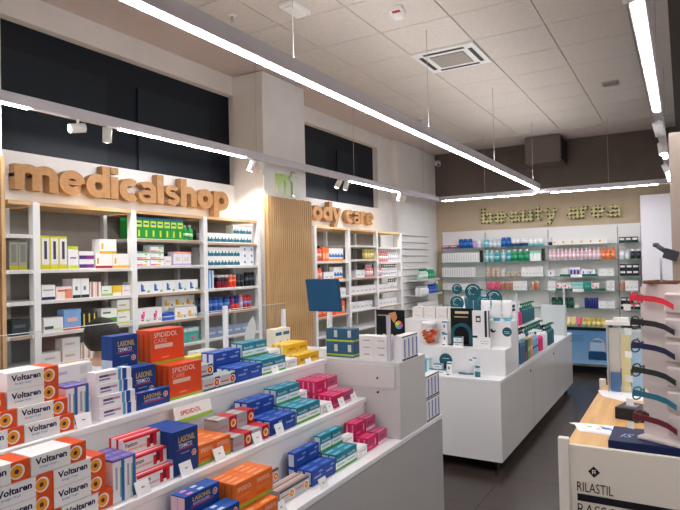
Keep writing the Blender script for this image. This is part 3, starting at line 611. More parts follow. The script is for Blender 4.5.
t = thing('acrylic_post', (-1.346, 2.765, ZE), 'narrow clear acrylic post on end cabinet corner', 'stand'); bx('post', t, -.008, .012, -.006, .006, 0, .24, M('D6D2DA', .15, alpha=.7))
t = thing('display_card', (-1.47, 3.055, ZE), 'black make-up display card with gold cosmetics and colour wheel', 'display card')
bx('board', t, -.09, .09, -.006, .0, 0, .245, BLACKP); bx('strut', t, -.03, .03, 0, .05 - .03, 0, .15, BLACKP)
MB().prism([(-.01, .225), (.035, .235), (.045, .2), (.025, .17), (.01, .19)], 'y', -.008, -.0062, M('C98A52', .5)).build('powder_print', t)
wm = MB()
for k, c in enumerate(('D84A4A', 'E8A03A', 'E6D84A', '5FB85A', '4A90D0', '8A5AC0')):
    wm.add([(.055, -.0072, .16)] + [(.055 + .024 * math.cos(PI / 3 * k + PI / 9 * j), -.0072, .16 + .024 * math.sin(PI / 3 * k + PI / 9 * j)) for j in range(4)], [(0, 1, 2, 3, 4)], M(c, .5))
wm.build('colour_wheel_print', t)
for x in (-.05, .0, .04): bx('product_print', t, x, x + .018, -.0075, -.0062, .07, .105, M('CFC6A8', .5))
bx('caption_print', t, -.08, .0, -.0075, -.0062, .21, .216, M('B8A070', .5))
# loose boxes on the desk behind the screens
K('deskw', 'medicine_carton', 'white medicine carton with grey print', .15, .06, .08, 'E6E2DE', [('f', .1, .4, .6, .6, 'B0ABA8')])
K('deskp', 'medicine_carton', 'pink and white medicine carton', .08, .09, .04, 'E8C6CC', [('f', 0, 0, 1, .3, 'F0ECEA')])
K('deskb', 'medicine_carton', 'pale blue medicine carton', .12, .06, .06, '9FC4DC', [('f', .1, .3, .6, .6, 'EEF2F4')])
for i, (k, x, y, z) in enumerate((('deskw', -2.36, 2.45, .9506), ('deskw', -2.36, 2.45, 1.011), ('deskw', -2.36, 2.45, 1.0716), ('deskb', -2.36, 2.62, .9506), ('deskw', -2.36, 2.79, .9506), ('deskw', -2.36, 2.79, 1.0112), ('deskp', -2.36, 2.62, 1.0112), ('deskb', -2.36, 2.79, 1.0718), ('deskw', -2.36, 2.96, .9506), ('deskp', -2.37, 2.96, 1.0112), ('deskw', -2.36, 1.65, .9506), ('deskw', -2.36, 1.65, 1.0112), ('deskb', -2.36, 1.8, .9506))):
    at(k, x, y, z, 0, '%s on service desk, %s from its shelf end' % (KIND[k]['desc'], ORD[i]), 'cartons on the service desk')
K('solu', 'sachet_carton', 'cream upright carton with blue title', .075, .14, .06, 'E8E0CC', [('f', .1, .72, .9, .86, '2E5E8C'), ('f', .6, .15, .75, .5, 'C07A4A')])
for c in range(2): at('solu', -2.10, 2.78 + .0765 * c, ZE, 0, 'cream upright carton with blue title, %s beside acrylic screen' % ORD[c], 'cream cartons by screen')
# ------------------------------------------------------------------ bottles, tubes, jars
BOT = {}
def bottle_meshes(shape, r, h, col, cap, band):
    key = (shape, r, h, col, cap, band)
    if key in BOT: return BOT[key]
    m1 = M(col, .3); m2 = M(cap, .35); out = []
    if shape == 'bottle': prof = [(r * .92, 0), (r, .01 * h), (r, .62 * h), (r * .92, .72 * h), (r * .45, .8 * h), (r * .4, .84 * h)]; capp = [(r * .5, .84 * h), (r * .5, .985 * h), (r * .44, h)]; sy = 1.
    elif shape == 'flat': prof = [(r * .95, 0), (r, .02 * h), (r, .7 * h), (r * .8, .8 * h), (r * .5, .84 * h)]; capp = [(r * .55, .84 * h), (r * .55, .98 * h), (r * .5, h)]; sy = 1.
    elif shape == 'can': prof = [(r * .95, 0), (r, .02 * h), (r, .78 * h), (r * .9, .82 * h)]; capp = [(r * .92, .82 * h), (r * .92, .97 * h), (r * .8, h)]; sy = 1.
    elif shape == 'jar': prof = [(r * .92, 0), (r, .06 * h), (r, .58 * h), (r * .94, .62 * h)]; capp = [(r * 1.03, .62 * h), (r * 1.03, .95 * h), (r * .96, h)]; sy = 1.
    elif shape == 'tube': prof = [(r * .7, .0), (r * .72, .16 * h)]; capp = None; sy = 1.
    elif shape == 'pump': prof = [(r * .94, 0), (r, .02 * h), (r, .6 * h), (r * .8, .68 * h), (r * .35, .72 * h)]; capp = [(r * .4, .72 * h), (r * .4, .8 * h), (r * .14, .8 * h), (r * .14, .93 * h)]; sy = 1.
    if shape == 'tube':
        mb = MB(); n = 12; rows = []
        for i in range(6):
            q = i / 5; z = h * (.16 + .84 * q); a = r * (1 - .0 * q); b = max(r * (.8 * (1 - q)), .0015)
            rows.append([(b * math.cos(2 * PI * k / n), a * math.sin(2 * PI * k / n), z) for k in range(n)])
        vs = [v for rw in rows for v in rw]; fs = [(i * n + k, i * n + (k + 1) % n, (i + 1) * n + (k + 1) % n, (i + 1) * n + k) for i in range(5) for k in range(n)] + [tuple(reversed(range(n))), tuple(5 * n + k for k in range(n))]
        mb.add(vs, fs, m1, True); out.append(('', mb.mesh('body')))
        out.append(('cap', MB().lathe([(r * .68, 0), (r * .72, .16 * h)], m2, 12).mesh('cap')))
    else:
        mb = MB().lathe(prof, m1, 14, sy); out.append(('', mb.mesh('body')))
        cb = MB().lathe(capp, m2, 12, sy)
        if shape == 'pump': cb.box(-.2 * r, r * .95, -r * .2, r * .2, .93 * h, h, m2)
        out.append(('cap', cb.mesh('cap')))
    if band and shape != 'tube':
        c, z0, z1 = band; out.append(('label_band', MB().lathe([(r * 1.012, z0 * h), (r * 1.012, z1 * h)], M(c, .4), 14, sy).mesh('label_band')))
    BOT[key] = out; return out
def bottle(name, desc, shape, r, h, col, cap, band=None, cat='bottle'):
    KIND[desc] = dict(name=name, desc=desc, w=2 * r, h=h, d=2 * r, cat=cat, bot=(shape, r, h, col, cap, band)); return desc
def item(key, loc, rz=0., label=None, group=None):
    k = KIND[key]
    if 'bot' not in k: return carton(key, loc, rz, label, group)
    ms = bottle_meshes(*k['bot']); o = put(k['name'], ms[0][1], None, loc, rz, label or k['desc'], k['cat'], group)
    for nm, me in ms[1:]: put(nm, me, o)
    return o
def fill(side, front, z, u0, items, where, group, rev=False):
    """a shelf row. side 'l': runs along +Y with fronts at x=front; 'b': runs along +X with fronts at y=front.
    items: (key, n, levels, deep, gap_before, setback)"""
    u = u0; seen = {}; tot = {}
    for it in items: tot[it[0]] = tot.get(it[0], 0) + (it[1] if len(it) > 1 else 1)
    for it in items:
        key, n, lev, deep, gap, back = (list(it) + [1, 1, 1, .004, 0.])[:6] if len(it) == 6 else (it + (1, 1, 1, .004, 0.)[len(it) - 1:])
        k = KIND[key]; u += gap
        for i in range(n):
            c = u + k['w'] / 2; u += k['w'] + .0025
            for d in range(deep):
                for l in range(lev):
                    f = back + k['d'] / 2 + d * (k['d'] + .003)
                    zz = z + .0006 + l * (k['h'] + .0006)
                    lab = k['desc']
                    if tot[key] > 1: lab += ', ' + ORD[min(seen.get(key, 0), 19)]
                    if lev > 1: lab += ' ' + ('lower' if l == 0 else ('top' if l == lev - 1 else 'mid')) + ' one'
                    if deep > 1 and d: lab += ' behind' if d == 1 else ' at back'
                    lab += ' on ' + where
                    loc = (front - f, c, zz) if side == 'l' else (c, front + f, zz)
                    if side == 'w': loc = (c, front - f, zz)
                    last = d == deep - 1 and l == lev - 1
                    if last: seen[key] = seen.get(key, 0) + 1
                    item(key, loc, (0 if side == 'l' else -PI / 2) + random.uniform(-.02, .02) * (lev == 1 and 'bot' in k), lab, group)
    return u
# ------------------------------------------------------------------ wall shelving, left wall
def shelving(name, ys, levels, label, first):
    t = thing(name, (0, 0, 0), label, 'shelving')
    S0, S1 = -3.255, XL + .002
    for y in ys[first:]: bx('upright', t, S0 - .045, S0 + .004, y - .021, y + .021, 0, 2.0, WHITE, .002); bx('rear_upright', t, S1 + .008, S1 + .045, y - .015, y + .015, 0, 2.0, WHITE)
    for i, (a, b) in enumerate(zip(ys, ys[1:])):
        bx('back_panel', t, S1, S1 + .006, a, b, .05, 2.0, GREYP)
        bx('top_board', t, S1 + .008, S0 + .001, a + .022, b - .022, 1.982, 2.004, OAKY)
        for z in levels[i]:
            s = bx('shelf', t, S1 + .046, S0 - .004, a + .0, b - .0, z - .022, z, WHITE)
            bx('price_strip', s, S0 - .004, S0 - .002, a + .03, b - .03, z - .021, z - .003, M('DAD5CF' if (i + int(z * 100)) % 3 else 'B99B80', .5))
    bx('plinth', t, S1 + .05, S0 - .02, ys[0] + .02, ys[-1] - .02, 0, .12, WHITE)
    return t
YM = [1.845, 2.033, 2.735, 3.43, 4.105]; LOW = [.85, .62, .36]
MZ = [[1.81, 1.607, 1.424, 1.231, 1.04] + LOW, [1.607, 1.424, 1.231, 1.04] + LOW, [1.81, 1.62, 1.421, 1.215, 1.027] + LOW, [1.80, 1.609, 1.427, 1.233, 1.03] + LOW]
shelving('medicine_shelving', YM, MZ, 'white wall shelving with oak tops holding medicine boxes', 1)
YC = [4.93, 5.03, 5.735, 6.43, 7.135]
CZ = [[1.634, 1.43, 1.25, 1.05] + LOW, [1.634, 1.43, 1.25, 1.05] + LOW, [1.816, 1.652, 1.438, 1.251, 1.067] + LOW, [1.804, 1.618, 1.438, 1.248, 1.063] + LOW]
shelving('toiletry_shelving', YC[1:], CZ[1:], 'white wall shelving with oak tops holding toiletries', 0)
# medicine bay contents
def S(key, name, desc, w_, h, d, base, *paints): K(key, name, desc, w_, h, d, base, paints)
S('m1', 'supplement_carton', 'tall yellow and white carton with dark lettering', .055, .2, .06, 'E9E6DE', ('f', 0, 0, 1, .14, 'D8D01E'), ('f', 0, .14, .16, 1, 'D8D01E'), ('f', 0, .93, 1, 1, 'D8D01E'), ('f', .42, .3, .74, .84, '3A3A52'), ('t', 0, 0, 1, 1, 'D8D01E'), ('l', 0, 0, 1, .14, 'D8D01E'))
S('m1b', 'supplement_carton', 'grey carton with yellow foot', .05, .17, .06, '9C9A8A', ('f', 0, 0, 1, .14, 'B8B01E'), ('f', .2, .25, .8, .85, '7E7E78'), ('f', 0, .93, 1, 1, '5A5A52'))  # the yellow and white carton again, shade put into its colours
S('m2', 'supplement_carton', 'small yellow topped white carton', .07, .14, .06, 'ECEAE4', ('f', 0, .86, 1, 1, 'C8D030'), ('f', 0, 0, 1, .14, 'C8D030'), ('f', .2, .45, .8, .52, 'A85A90'))
S('m3', 'medicine_carton', 'white carton with purple band', .105, .055, .07, 'EEEBE9', ('f', 0, .08, 1, .5, '8A2E88'), ('f', 0, .08, .5, .5, '4E2E78'))
S('m4', 'medicine_carton', 'white carton with crimson foot', .13, .095, .08, 'F0EDE8', ('f', 0, 0, 1, .17, 'B02A34'), ('f', .08, .3, .2, .7, 'E8A82E'))
S('m5', 'medicine_carton', 'white carton with amber foot', .13, .095, .08, 'F0EDE8', ('f', 0, 0, 1, .17, 'E8B22E'), ('f', .1, .3, .22, .7, 'E8A82E'))
S('m6', 'medicine_carton', 'white carton with navy foot', .085, .09, .06, 'EAE8E4', ('f', 0, 0, 1, .2, '2A3560'), ('f', .1, .6, .9, .7, 'A8A6A0'))
S('m7', 'medicine_carton', 'pale pink and orange carton', .105, .075, .06, 'F0DCD2', ('f', .55, 0, 1, .8, 'E89070'), ('f', .1, .6, .7, .75, 'D86A5A'))
S('m8', 'drops_carton', 'white upright carton with black foot', .056, .12, .05, 'F0EEEC', ('f', 0, 0, 1, .16, '22302E'), ('f', .3, .4, .6, .6, '6A8A84'))
S('m9', 'drops_carton', 'copper striped white carton', .04, .095, .05, 'EEE8E2', ('f', .2, 0, .6, 1, 'C08A70'))
S('m10', 'medicine_carton', 'pale green and white carton', .076, .065, .06, 'E6EFE0', ('f', 0, 0, 1, .25, '9CC070'), ('f', .15, .5, .6, .6, '8A9A84'))
S('m11', 'medicine_carton', 'yellow and white carton', .07, .065, .06, 'F0C838', ('f', 0, 0, 1, .3, 'F2EEE4'))
S('m12', 'medicine_carton', 'pale grey-pink carton', .068, .065, .06, 'EFE6E6', ('f', .2, .4, .8, .5, 'D0A8B0'))
S('m13', 'medicine_carton', 'white carton with dark swoosh', .125, .085, .07, 'E8E8E4', ('f', .05, .2, .5, .42, '3A5A4A'), ('f', .45, .1, .95, .25, 'C8D08A'))
S('m14', 'medicine_carton', 'light blue carton with orange foot', .115, .125, .07, '7FA8D8', ('f', 0, 0, 1, .14, 'D8603A'), ('f', .2, .4, .8, .6, 'E8B0A0'))
S('m15', 'drops_carton', 'black carton with yellow stripe', .035, .1, .05, '20242A', ('f', .35, .1, .6, .9, 'E0C840'))
S('m16', 'medicine_carton', 'white carton with green hill print', .12, .11, .07, 'ECEEE6', ('f', 0, .15, 1, .45, '4F9A3A'), ('f', .1, .7, .6, .8, '4A6A5A'))
S('m17', 'medicine_carton', 'white carton with yellow-green foot', .1, .08, .06, 'EDECE2', ('f', 0, 0, 1, .2, 'C8D058'), ('f', .1, .5, .7, .6, 'A8AE98'))
S('m18', 'mouthwash_carton', 'bright green carton with yellow cap print', .062, .15, .05, '1F9A3C', ('f', .1, .55, .9, .84, 'C6E04A'), ('f', .2, .66, .8, .74, '2A4A9C'), ('f', .38, .1, .62, .4, 'E2D83A'), ('t', 0, 0, 1, 1, '2A7A3C'), ('f', 0, .92, 1, 1, '2A5A9C'))
S('m20', 'medicine_carton', 'white carton with green and pink bands', .12, .048, .08, 'EEECEA', ('f', 0, .78, 1, .94, '2E9A6A'), ('f', 0, .0, .4, .2, 'E05A9A'), ('f', .4, 0, .75, .2, 'F0B84A'), ('f', .6, .5, .8, .7, '9CC85A'))
S('m21', 'medicine_carton', 'pale lilac and peach carton', .088, .1, .06, 'EEE6EE', ('f', 0, .84, 1, 1, 'F0A088'), ('f', .2, .3, .7, .6, 'E0DCC0'), ('f', 0, 0, 1, .1, 'C8A8D8'))
S('m22', 'medicine_carton', 'white carton with blue letter print', .115, .085, .07, 'EDF0EE', ('f', .3, .2, .42, .8, '2A5AB0'), ('f', .42, .2, .6, .34, '2A5AB0'), ('f', .78, .08, .96, .26, '8AB84A'), ('f', .42, .34, .52, .7, '6FA0DC'))
S('m23', 'medicine_carton', 'white carton with magenta petal print', .108, .105, .07, 'F0ECEC', ('f', .3, .15, .52, .6, 'D82A70'), ('f', .42, .4, .6, .78, 'E86AA0'), ('f', .7, .1, .95, .2, '9CB8A0'))
S('m24', 'medicine_carton', 'low bright blue carton', .115, .055, .07, '2A5AC0', ('f', .2, .4, .8, .6, '8FB0F0'))
S('m25', 'medicine_carton', 'white carton with orange fruit print', .11, .085, .07, 'EEEDE8', ('f', .2, .15, .45, .65, 'F0A83A'), ('f', .45, .1, .7, .4, 'F4D070'), ('f', .8, .1, .95, .3, '6AA84A'))
S('m26', 'diaper_carton', 'turquoise and white carton with pink dot', .115, .11, .08, '3FA8A4', ('f', 0, .75, 1, 1, 'DCE8E6'), ('f', .4, .12, .62, .4, 'E83A78'))
S('m27', 'bandage_carton', 'white carton with teal wave band', .078, .075, .08, 'F0F0EC', ('f', 0, .05, 1, .38, '1F6F84'), ('f', .2, .38, .4, .58, '2F7F94'), ('f', .68, .38, .84, .55, '2F7F94'), ('t', .2, .2, 1, 1, '8AC83A'))
S('m28', 'bandage_carton', 'white carton with small blue oval', .09, .054, .08, 'EEF0F2', ('f', .6, .3, .85, .7, '6A9AD8'))
S('m29', 'ointment_carton', 'tall light blue and white carton', .032, .145, .05, '4A90D0', ('f', .55, 0, 1, 1, 'DDE8F0'))
S('m30', 'medicine_carton', 'dark slate carton', .1, .09, .06, '30363A', ('f', .1, .5, .8, .7, '50585C'))
S('m31', 'medicine_carton', 'grey-blue carton', .1, .08, .06, '7F8FA8', ('f', .1, .4, .8, .6, 'B8C4D4'))
S('m32', 'medicine_carton', 'plain off-white medicine carton', .12, .07, .07, 'E6E2DC', ('f', .15, .4, .7, .6, 'C0BAB4'))
bottle('medicine_bottle', 'small green and white bottle', 'bottle', .026, .115, '2FA84A', 'F0F0F0', ('D8ECC8', .25, .45))
bottle('spray_bottle', 'red and dark shave can', 'can', .022, .105, '8A2430', 'E8E4E2', ('28303A', .5, .75))
bottle('spray_bottle', 'orange-red shave can', 'can', .022, .105, 'E8482C', 'F0B8A0', ('F08A50', .4, .6))
bottle('spray_bottle', 'black shave can', 'can', .022, .105, '26282E', '3A3C42', ('5A5A66', .35, .5))
bottle('spray_bottle', 'tall black can', 'can', .021, .12, '1C2026', '14161A', ('4A5660', .4, .6))
bottle('cream_jar', 'stout blue bottle', 'can', .031, .12, '2456A8', '1C3F84', ('5F8AD0', .4, .6))
bottle('cream_jar', 'purple and red bottle', 'can', .025, .12, '8A3460', '3A3478', ('C83A3A', .05, .4))
bottle('cream_jar', 'navy and red bottle', 'can', .025, .12, '24408C', '1F3A80', ('E0402C', .02, .45))
bottle('cream_jar', 'grey-lilac bottle', 'can', .02, .125, 'A8A4BC', 'D08A7A', ('C8C4D4', .2, .5))
bottle('cream_jar', 'red bottle', 'can', .027, .12, 'C42C34', 'B02430', ('7A90C8', .3, .55))
F = -3.268; N = lambda px, X=-3.268: on_x(px, 300, X).y
MG = 'medicine boxes on wall shelves'
def bay(b, z, u, items, shelf, setb=0.):
    fill('l', F - setb, z, u, items, '%s shelf, %s bay' % (shelf, b), 'boxes on %s shelf of the %s bay' % (shelf, b))
bay('slat-side medicine', 1.607, 1.88, [('m1b', 2, 1, 3, .0)], 'second')
bay('slat-side medicine', 1.231, 1.89, [('m30', 1, 1, 2, .0)], 'fourth')
bay('first medicine', 1.607, 2.065, [('m1', 3, 1, 2, 0), ('m2', 1, 1, 1, .006), ('m3', 1, 2, 1, .004), ('m4', 1, 1, 1, .01), ('m5', 1, 1, 1, 0)], 'second')
at('m5', F - .04, 2.535, 1.607 + .0966, 0, 'white carton with amber foot stacked above its row, first medicine bay')
bay('first medicine', 1.424, 2.065, [('m6',), ('m7',), ('m8', 2, 1, 2), ('m9', 2, 1, 2), ('m10',), ('m11',), ('m12',)], 'third')
bay('first medicine', 1.231, 2.075, [('m13',), ('m14',), ('m15', 3, 1, 2), ('m16', 1, 1, 1, .03), ('m17', 1, 2, 1)], 'fourth')
bay('first medicine', 1.04, 2.06, [('m32', 1, 1, 1), ('m32', 1, 2, 1, .01), ('m9', 2), ('m32', 2, 1, 1, .01)], 'fifth')
bay('middle medicine', 1.81, 2.759, [('m18', 7, 1, 3, 0), ('small green and white bottle', 2, 1, 1, .006), ('m30', 1, 1, 1, .02, .1)], 'top')
bay('middle medicine', 1.62, 2.76, [('m20', 1, 2, 1, .004), ('m20', 1, 3, 1), ('m12', 1, 1, 1, .002), ('m21', 2, 1, 1, .02), ], 'second')
fill('l', F - .12, 1.62, 2.95, [('m30', 4, 1, 1, 0)], 'second shelf behind, middle medicine bay', 'dark boxes at the back of the middle bay')
bay('middle medicine', 1.421, 2.765, [('m22', 5, 1, 2, 0)], 'third')
bay('middle medicine', 1.215, 2.765, [('m23', 2, 1, 1, 0), ('m24', 1), ('m25', 2, 1, 1)], 'fourth')
fill('l', F - .1, 1.215, 3.08, [('m25', 3, 2, 1, 0)], 'fourth shelf behind, middle medicine bay', 'fruit print boxes at the back')
bay('middle medicine', 1.027, 2.765, [('m26', 5, 1, 1, 0)], 'fifth')
bay('last medicine', 1.80, 3.456, [('m27', 4, 1, 2, 0), ('m27', 3, 2, 1, .0)], 'top')
bay('last medicine', 1.609, 3.456, [('m27', 3, 2, 2, 0), ('m27', 2, 2, 1, 0), ('m28', 2, 3, 1, .0)], 'second')
bay('last medicine', 1.427, 3.46, [('m29', 2), ('red and dark shave can', 3, 1, 2, .05), ('orange-red shave can', 2, 1, 2), ('black shave can', 2, 1, 2), ('tall black can', 3, 1, 1, .02)], 'third')
bay('last medicine', 1.233, 3.456, [('stout blue bottle', 3, 1, 2), ('stout blue bottle', 1, 1, 1, .02), ('purple and red bottle', 1), ('navy and red bottle', 1), ('grey-lilac bottle', 1), ('red bottle', 2)], 'fourth')
bay('last medicine', 1.03, 3.456, [('m31', 5, 1, 1)], 'fifth')
# toiletries
bottle('lotion_bottle', 'coral pump bottle', 'bottle', .028, .165, 'E8705A', '20242A', ('F4B0A0', .2, .5))
S('t1', 'lotion_carton', 'tall orange carton', .06, .15, .06, 'F0703A', ('f', .1, .2, .9, .6, 'F8B890'))
S('t2', 'sun_carton', 'white carton with blue wave and orange foot', .058, .14, .06, 'F0F0EE', ('f', 0, 0, 1, .2, 'F08A2A'), ('f', 0, .3, 1, .5, '2A7AC0'), ('f', .1, .5, .6, .6, '2A7AC0'))
bottle('lotion_bottle', 'golden yellow bottle', 'can', .03, .12, 'C8A83A', 'D8C060', ('E8DCA0', .2, .6))
bottle('lotion_bottle', 'pink lotion bottle', 'bottle', .028, .148, 'EE9A98', 'F4D0D0', ('F8DCDC', .2, .5))
bottle('lotion_bottle', 'amber lotion bottle', 'bottle', .03, .15, 'EFB45A', 'F0E0C0', ('F8E6C0', .2, .5))
bottle('lotion_bottle', 'white lotion bottle', 'bottle', .03, .155, 'F0EEEE', 'DAD8D8', ('D8D4DC', .25, .45))
bottle('lotion_bottle', 'white bottle with black pump', 'pump', .03, .15, 'EEECEC', '202226', ('D0CCD2', .2, .4))
S('t3', 'hygiene_carton', 'white hygiene carton with grey print', .1, .09, .07, 'ECEAEA', ('f', .2, .3, .8, .5, 'C4C2C6'))
S('t4', 'hygiene_carton', 'red-orange hygiene carton', .09, .12, .07, 'D8542E', ('f', .1, .3, .8, .5, 'F09A70'), ('f', .1, .6, .5, .8, 'E8E0D8'))
bc = lambda b, z, u, items, shelf: fill('l', F, z, u, items, '%s shelf, %s toiletry bay' % (shelf, b), 'toiletries on %s shelf of the %s bay' % (shelf, b))
for z, s_ in ((1.634, 'top'), (1.43, 'second')): pass
bc('first', 1.634, 5.06, [('coral pump bottle', 2, 1, 2), ('t1', 2), ('t2', 5, 1, 1)], 'top')
bc('first', 1.43, 5.06, [('coral pump bottle', 2, 1, 2), ('t3', 2, 1, 1, .02), ('t2', 3)], 'second')
bc('first', 1.25, 5.06, [('t4', 3), ('t3', 3)], 'third')
bc('first', 1.05, 5.06, [('t4', 4), ('t1', 3)], 'fourth')
bc('middle', 1.652, 6.14, [('golden yellow bottle', 4, 1, 1)], 'second')
bc('middle', 1.438, 5.79, [('t3', 2, 1, 1, .12), ('pink lotion bottle', 3, 1, 1, .06)], 'third')
bc('middle', 1.251, 5.78, [('t3', 6, 1, 1)], 'fourth')
bc('middle', 1.067, 5.78, [('t3', 5, 1, 1)], 'fifth')
bc('last', 1.618, 6.47, [('amber lotion bottle', 1), ('pink lotion bottle', 4), ('white lotion bottle', 5)], 'second')
bc('last', 1.438, 6.47, [('pink lotion bottle', 2), ('white bottle with black pump', 7)], 'third')
bc('last', 1.248, 6.47, [('t3', 3), ('white bottle with black pump', 4)], 'fourth')
bc('last', 1.063, 6.47, [('t3', 5)], 'fifth')
# ------------------------------------------------------------------ beauty wall
PB = YB - .02
t = thing('beauty_shelving', (0, 0, 0), 'white wall panel with glass shelves full of cosmetics', 'shelving')
XB = [-3.42, -2.70, -1.745, -.80, -.505]
for a, b in zip(XB, XB[1:]): bx('back_panel', t, a + .003, b - .003, PB, YB - .001, .0, 2.09, M('ECEAE6', .4))
BZ = [1.814, 1.588, 1.356, 1.15, .897, .637]
for i, (a, b) in enumerate(zip(XB, XB[1:])):
    for z in BZ:
        s_ = bx('glass_shelf', t, a + .012, b - .012, 8.95, PB - .001, z - .008, z, GLASSG)
        bx('shelf_edge', s_, a + .012, b - .012, 8.945, 8.95, z - .008, z, M('5FA090', .2))
for x in XB: bx('slotted_rail', t, x - .008, x + .008, PB - .006, PB - .0005, .5, 2.05, M('A8A8AA', .4))
t2 = thing('base_cabinet', (0, 0, 0), 'long white base cabinet under the glass shelves', 'cabinet')
bx('body', t2, -3.4, -.505, 8.80, 9.12, .1, .60, WHITE); bx('plinth', t2, -3.4, -.505, 8.84, 9.12, 0, .1, M('1C1A19', .5)); bx('top', t2, -3.4, -.505, 8.78, 9.12, .60, .625, LAM, .003)
for k in range(4):
    d = bx('door', t2, -3.39 + .722 * k, -3.39 + .722 * k + .712, 8.785, 8.80, .11, .59, LAM); MB().cyl((-3.39 + .722 * k + .66, 8.785, .52), (-3.39 + .722 * k + .66, 8.77, .52), .01, CHROME, 10).build('knob', d)
# cosmetics
bottle('cosmetic_bottle', 'deep blue bottle', 'can', .036, .145, '1F4F9C', '2A66B8', ('3F7FC8', .3, .6))
bottle('cosmetic_bottle', 'lilac bottle', 'can', .03, .13, 'C8A8D8', 'E4D8EC', None)
bottle('cosmetic_bottle', 'white cream bottle', 'can', .032, .12, 'F0F0F0', 'E4E4E6', ('D8DCE0', .3, .5))
bottle('cosmetic_bottle', 'sky blue bottle', 'can', .034, .14, '5FB8D8', '8FD0E4', ('A8E0EC', .3, .6))
bottle('cosmetic_bottle', 'clear grey bottle', 'can', .03, .12, 'D0D8D8', 'B8C4C4', ('E8ECEC', .2, .5))
bottle('cosmetic_bottle', 'white bottle with navy foot', 'can', .03, .115, '34406E', 'F0F0F0', ('F2F2F2', .4, .81))
bottle('cosmetic_bottle', 'white bottle with cyan foot', 'can', .034, .11, '6FD0DC', 'F4F4F4', ('F4F4F4', .25, .81))
bottle('cosmetic_bottle', 'teal bottle with white cap', 'bottle', .04, .17, '2FA0A4', 'EEF2F2', ('8FD0D0', .2, .5))
bottle('cosmetic_bottle', 'pale aqua bottle', 'bottle', .036, .18, '8FCBD4', 'EEF2F2', ('C4E4E8', .2, .5))
bottle('cosmetic_bottle', 'emerald bottle with white cap', 'bottle', .043, .18, '1F9060', 'EEF2F2', ('3FB07C', .2, .5))
bottle('cosmetic_bottle', 'slim pink bottle', 'bottle', .026, .17, 'EBC4CC', 'F4DCE0', ('F4E0E4', .2, .5))
bottle('cosmetic_bottle', 'slim orange bottle', 'bottle', .03, .17, 'EE7A3C', 'F08A50', ('F4A878', .2, .5))
bottle('cosmetic_jar', 'beige cream jar with silver lid', 'jar', .036, .07, 'D8B898', 'C8C8C8', None, 'jar')
bottle('cosmetic_jar', 'white cream jar', 'jar', .036, .065, 'ECE8E4', 'D8D4D0', None, 'jar')
bottle('cosmetic_bottle', 'dark green bottle', 'can', .038, .15, '1C4A3C', '16382E', ('2F6A58', .3, .6))
bottle('cosmetic_bottle', 'navy blue bottle', 'can', .03, .15, '2A2F78', '3A4090', None)
bottle('cosmetic_bottle', 'black bottle with white cap', 'can', .032, .13, '26262C', 'EAEAEA', ('4A4A54', .3, .6))
bottle('cosmetic_bottle', 'copper bottle', 'can', .03, .13, 'C08468', 'E0C8BC', None)
bottle('cosmetic_tube', 'cream coloured tube', 'tube', .035, .13, 'E8D090', 'D8B868', None, 'tube')
bottle('cosmetic_tube', 'pink tube', 'tube', .035, .12, 'D85A78', 'C04868', None, 'tube')
bottle('cosmetic_tube', 'white tube with cyan cap', 'tube', .04, .17, 'F2F2F2', '5FC4DC', None, 'tube')
S('b1', 'cosmetic_carton', 'low red and blue carton', .13, .05, .08, 'D83A4A', ('f', .5, 0, 1, 1, '3A5AB8'), ('f', .1, .5, .9, .8, 'F0D8D8'))
S('b2', 'cosmetic_carton', 'white upright cosmetic carton', .036, .15, .05, 'F0EFEE', ('f', .3, .2, .7, .8, 'E0DEDE'))
S('b3', 'cosmetic_carton', 'black upright cosmetic carton', .04, .18, .05, '202226', ('f', .2, .2, .7, .4, '4A4A4E'))
S('b4', 'cosmetic_carton', 'white carton with mint top', .05, .15, .06, 'F0F2F0', ('f', 0, .75, 1, 1, '8FD8C0'))
S('b5', 'cosmetic_carton', 'low white carton with orange mark', .12, .075, .06, 'F0EEE6', ('f', .1, .3, .22, .7, 'E8783A'), ('f', .2, .3, .34, .7, 'F0C85A'))
S('b6', 'cosmetic_carton', 'white carton with purple mark', .09, .09, .06, 'EFEEF2', ('f', .3, .3, .5, .7, '6A4A9C'))
S('b7', 'cosmetic_carton', 'purple patterned carton', .15, .12, .07, 'C8C4DC', ('f', .0, .75, 1, 1, 'ECEAF2'), ('f', .1, .1, .3, .7, '4A3A8C'), ('f', .4, .1, .6, .7, '4A3A8C'), ('f', .7, .1, .9, .7, '4A3A8C'))
S('b8', 'cosmetic_carton', 'plain white cosmetic carton', .1, .1, .06, 'EEEDEA', ('f', .2, .4, .8, .5, 'D4D2CE'))
S('b9', 'cosmetic_carton', 'white carton with red petals', .1, .1, .06, 'F0E6E4', ('f', .1, .4, .3, .75, 'D83A4A'), ('f', .55, .2, .75, .5, 'E86A78'))
S('b10', 'cosmetic_carton', 'mint cosmetic carton', .15, .115, .07, '9FD4CC', ('f', .1, .6, .9, .7, '4FA8B0'))
S('b11', 'cosmetic_carton', 'teal cosmetic carton', .1, .12, .07, '2F9080', ('f', .2, .4, .8, .5, '6FC0B0'))
S('b12', 'cosmetic_carton', 'black carton with white label', .078, .08, .07, '222428', ('f', .12, .45, .88, .8, 'E4E4E4'))
S('b13', 'cosmetic_carton', 'white slim cosmetic carton', .05, .14, .06, 'EDEBE8', ('f', .2, .3, .8, .4, 'C8C4C0'))
FB = 8.955
B = lambda z, u, items, where: fill('b', FB, z, u, items, where, 'cosmetics on ' + where)
sh = lambda n, b: '%s glass shelf, %s beauty bay' % (n, b)
B(BZ[0], -3.37, [('b1', 1), ('b1', 1), ('deep blue bottle', 3, 1, 1, .01), ('lilac bottle', 1), ('white cream bottle', 1)], sh('top', 'first'))
B(BZ[1], -3.37, [('b2', 16), ('b3', 1)], sh('second', 'first'))
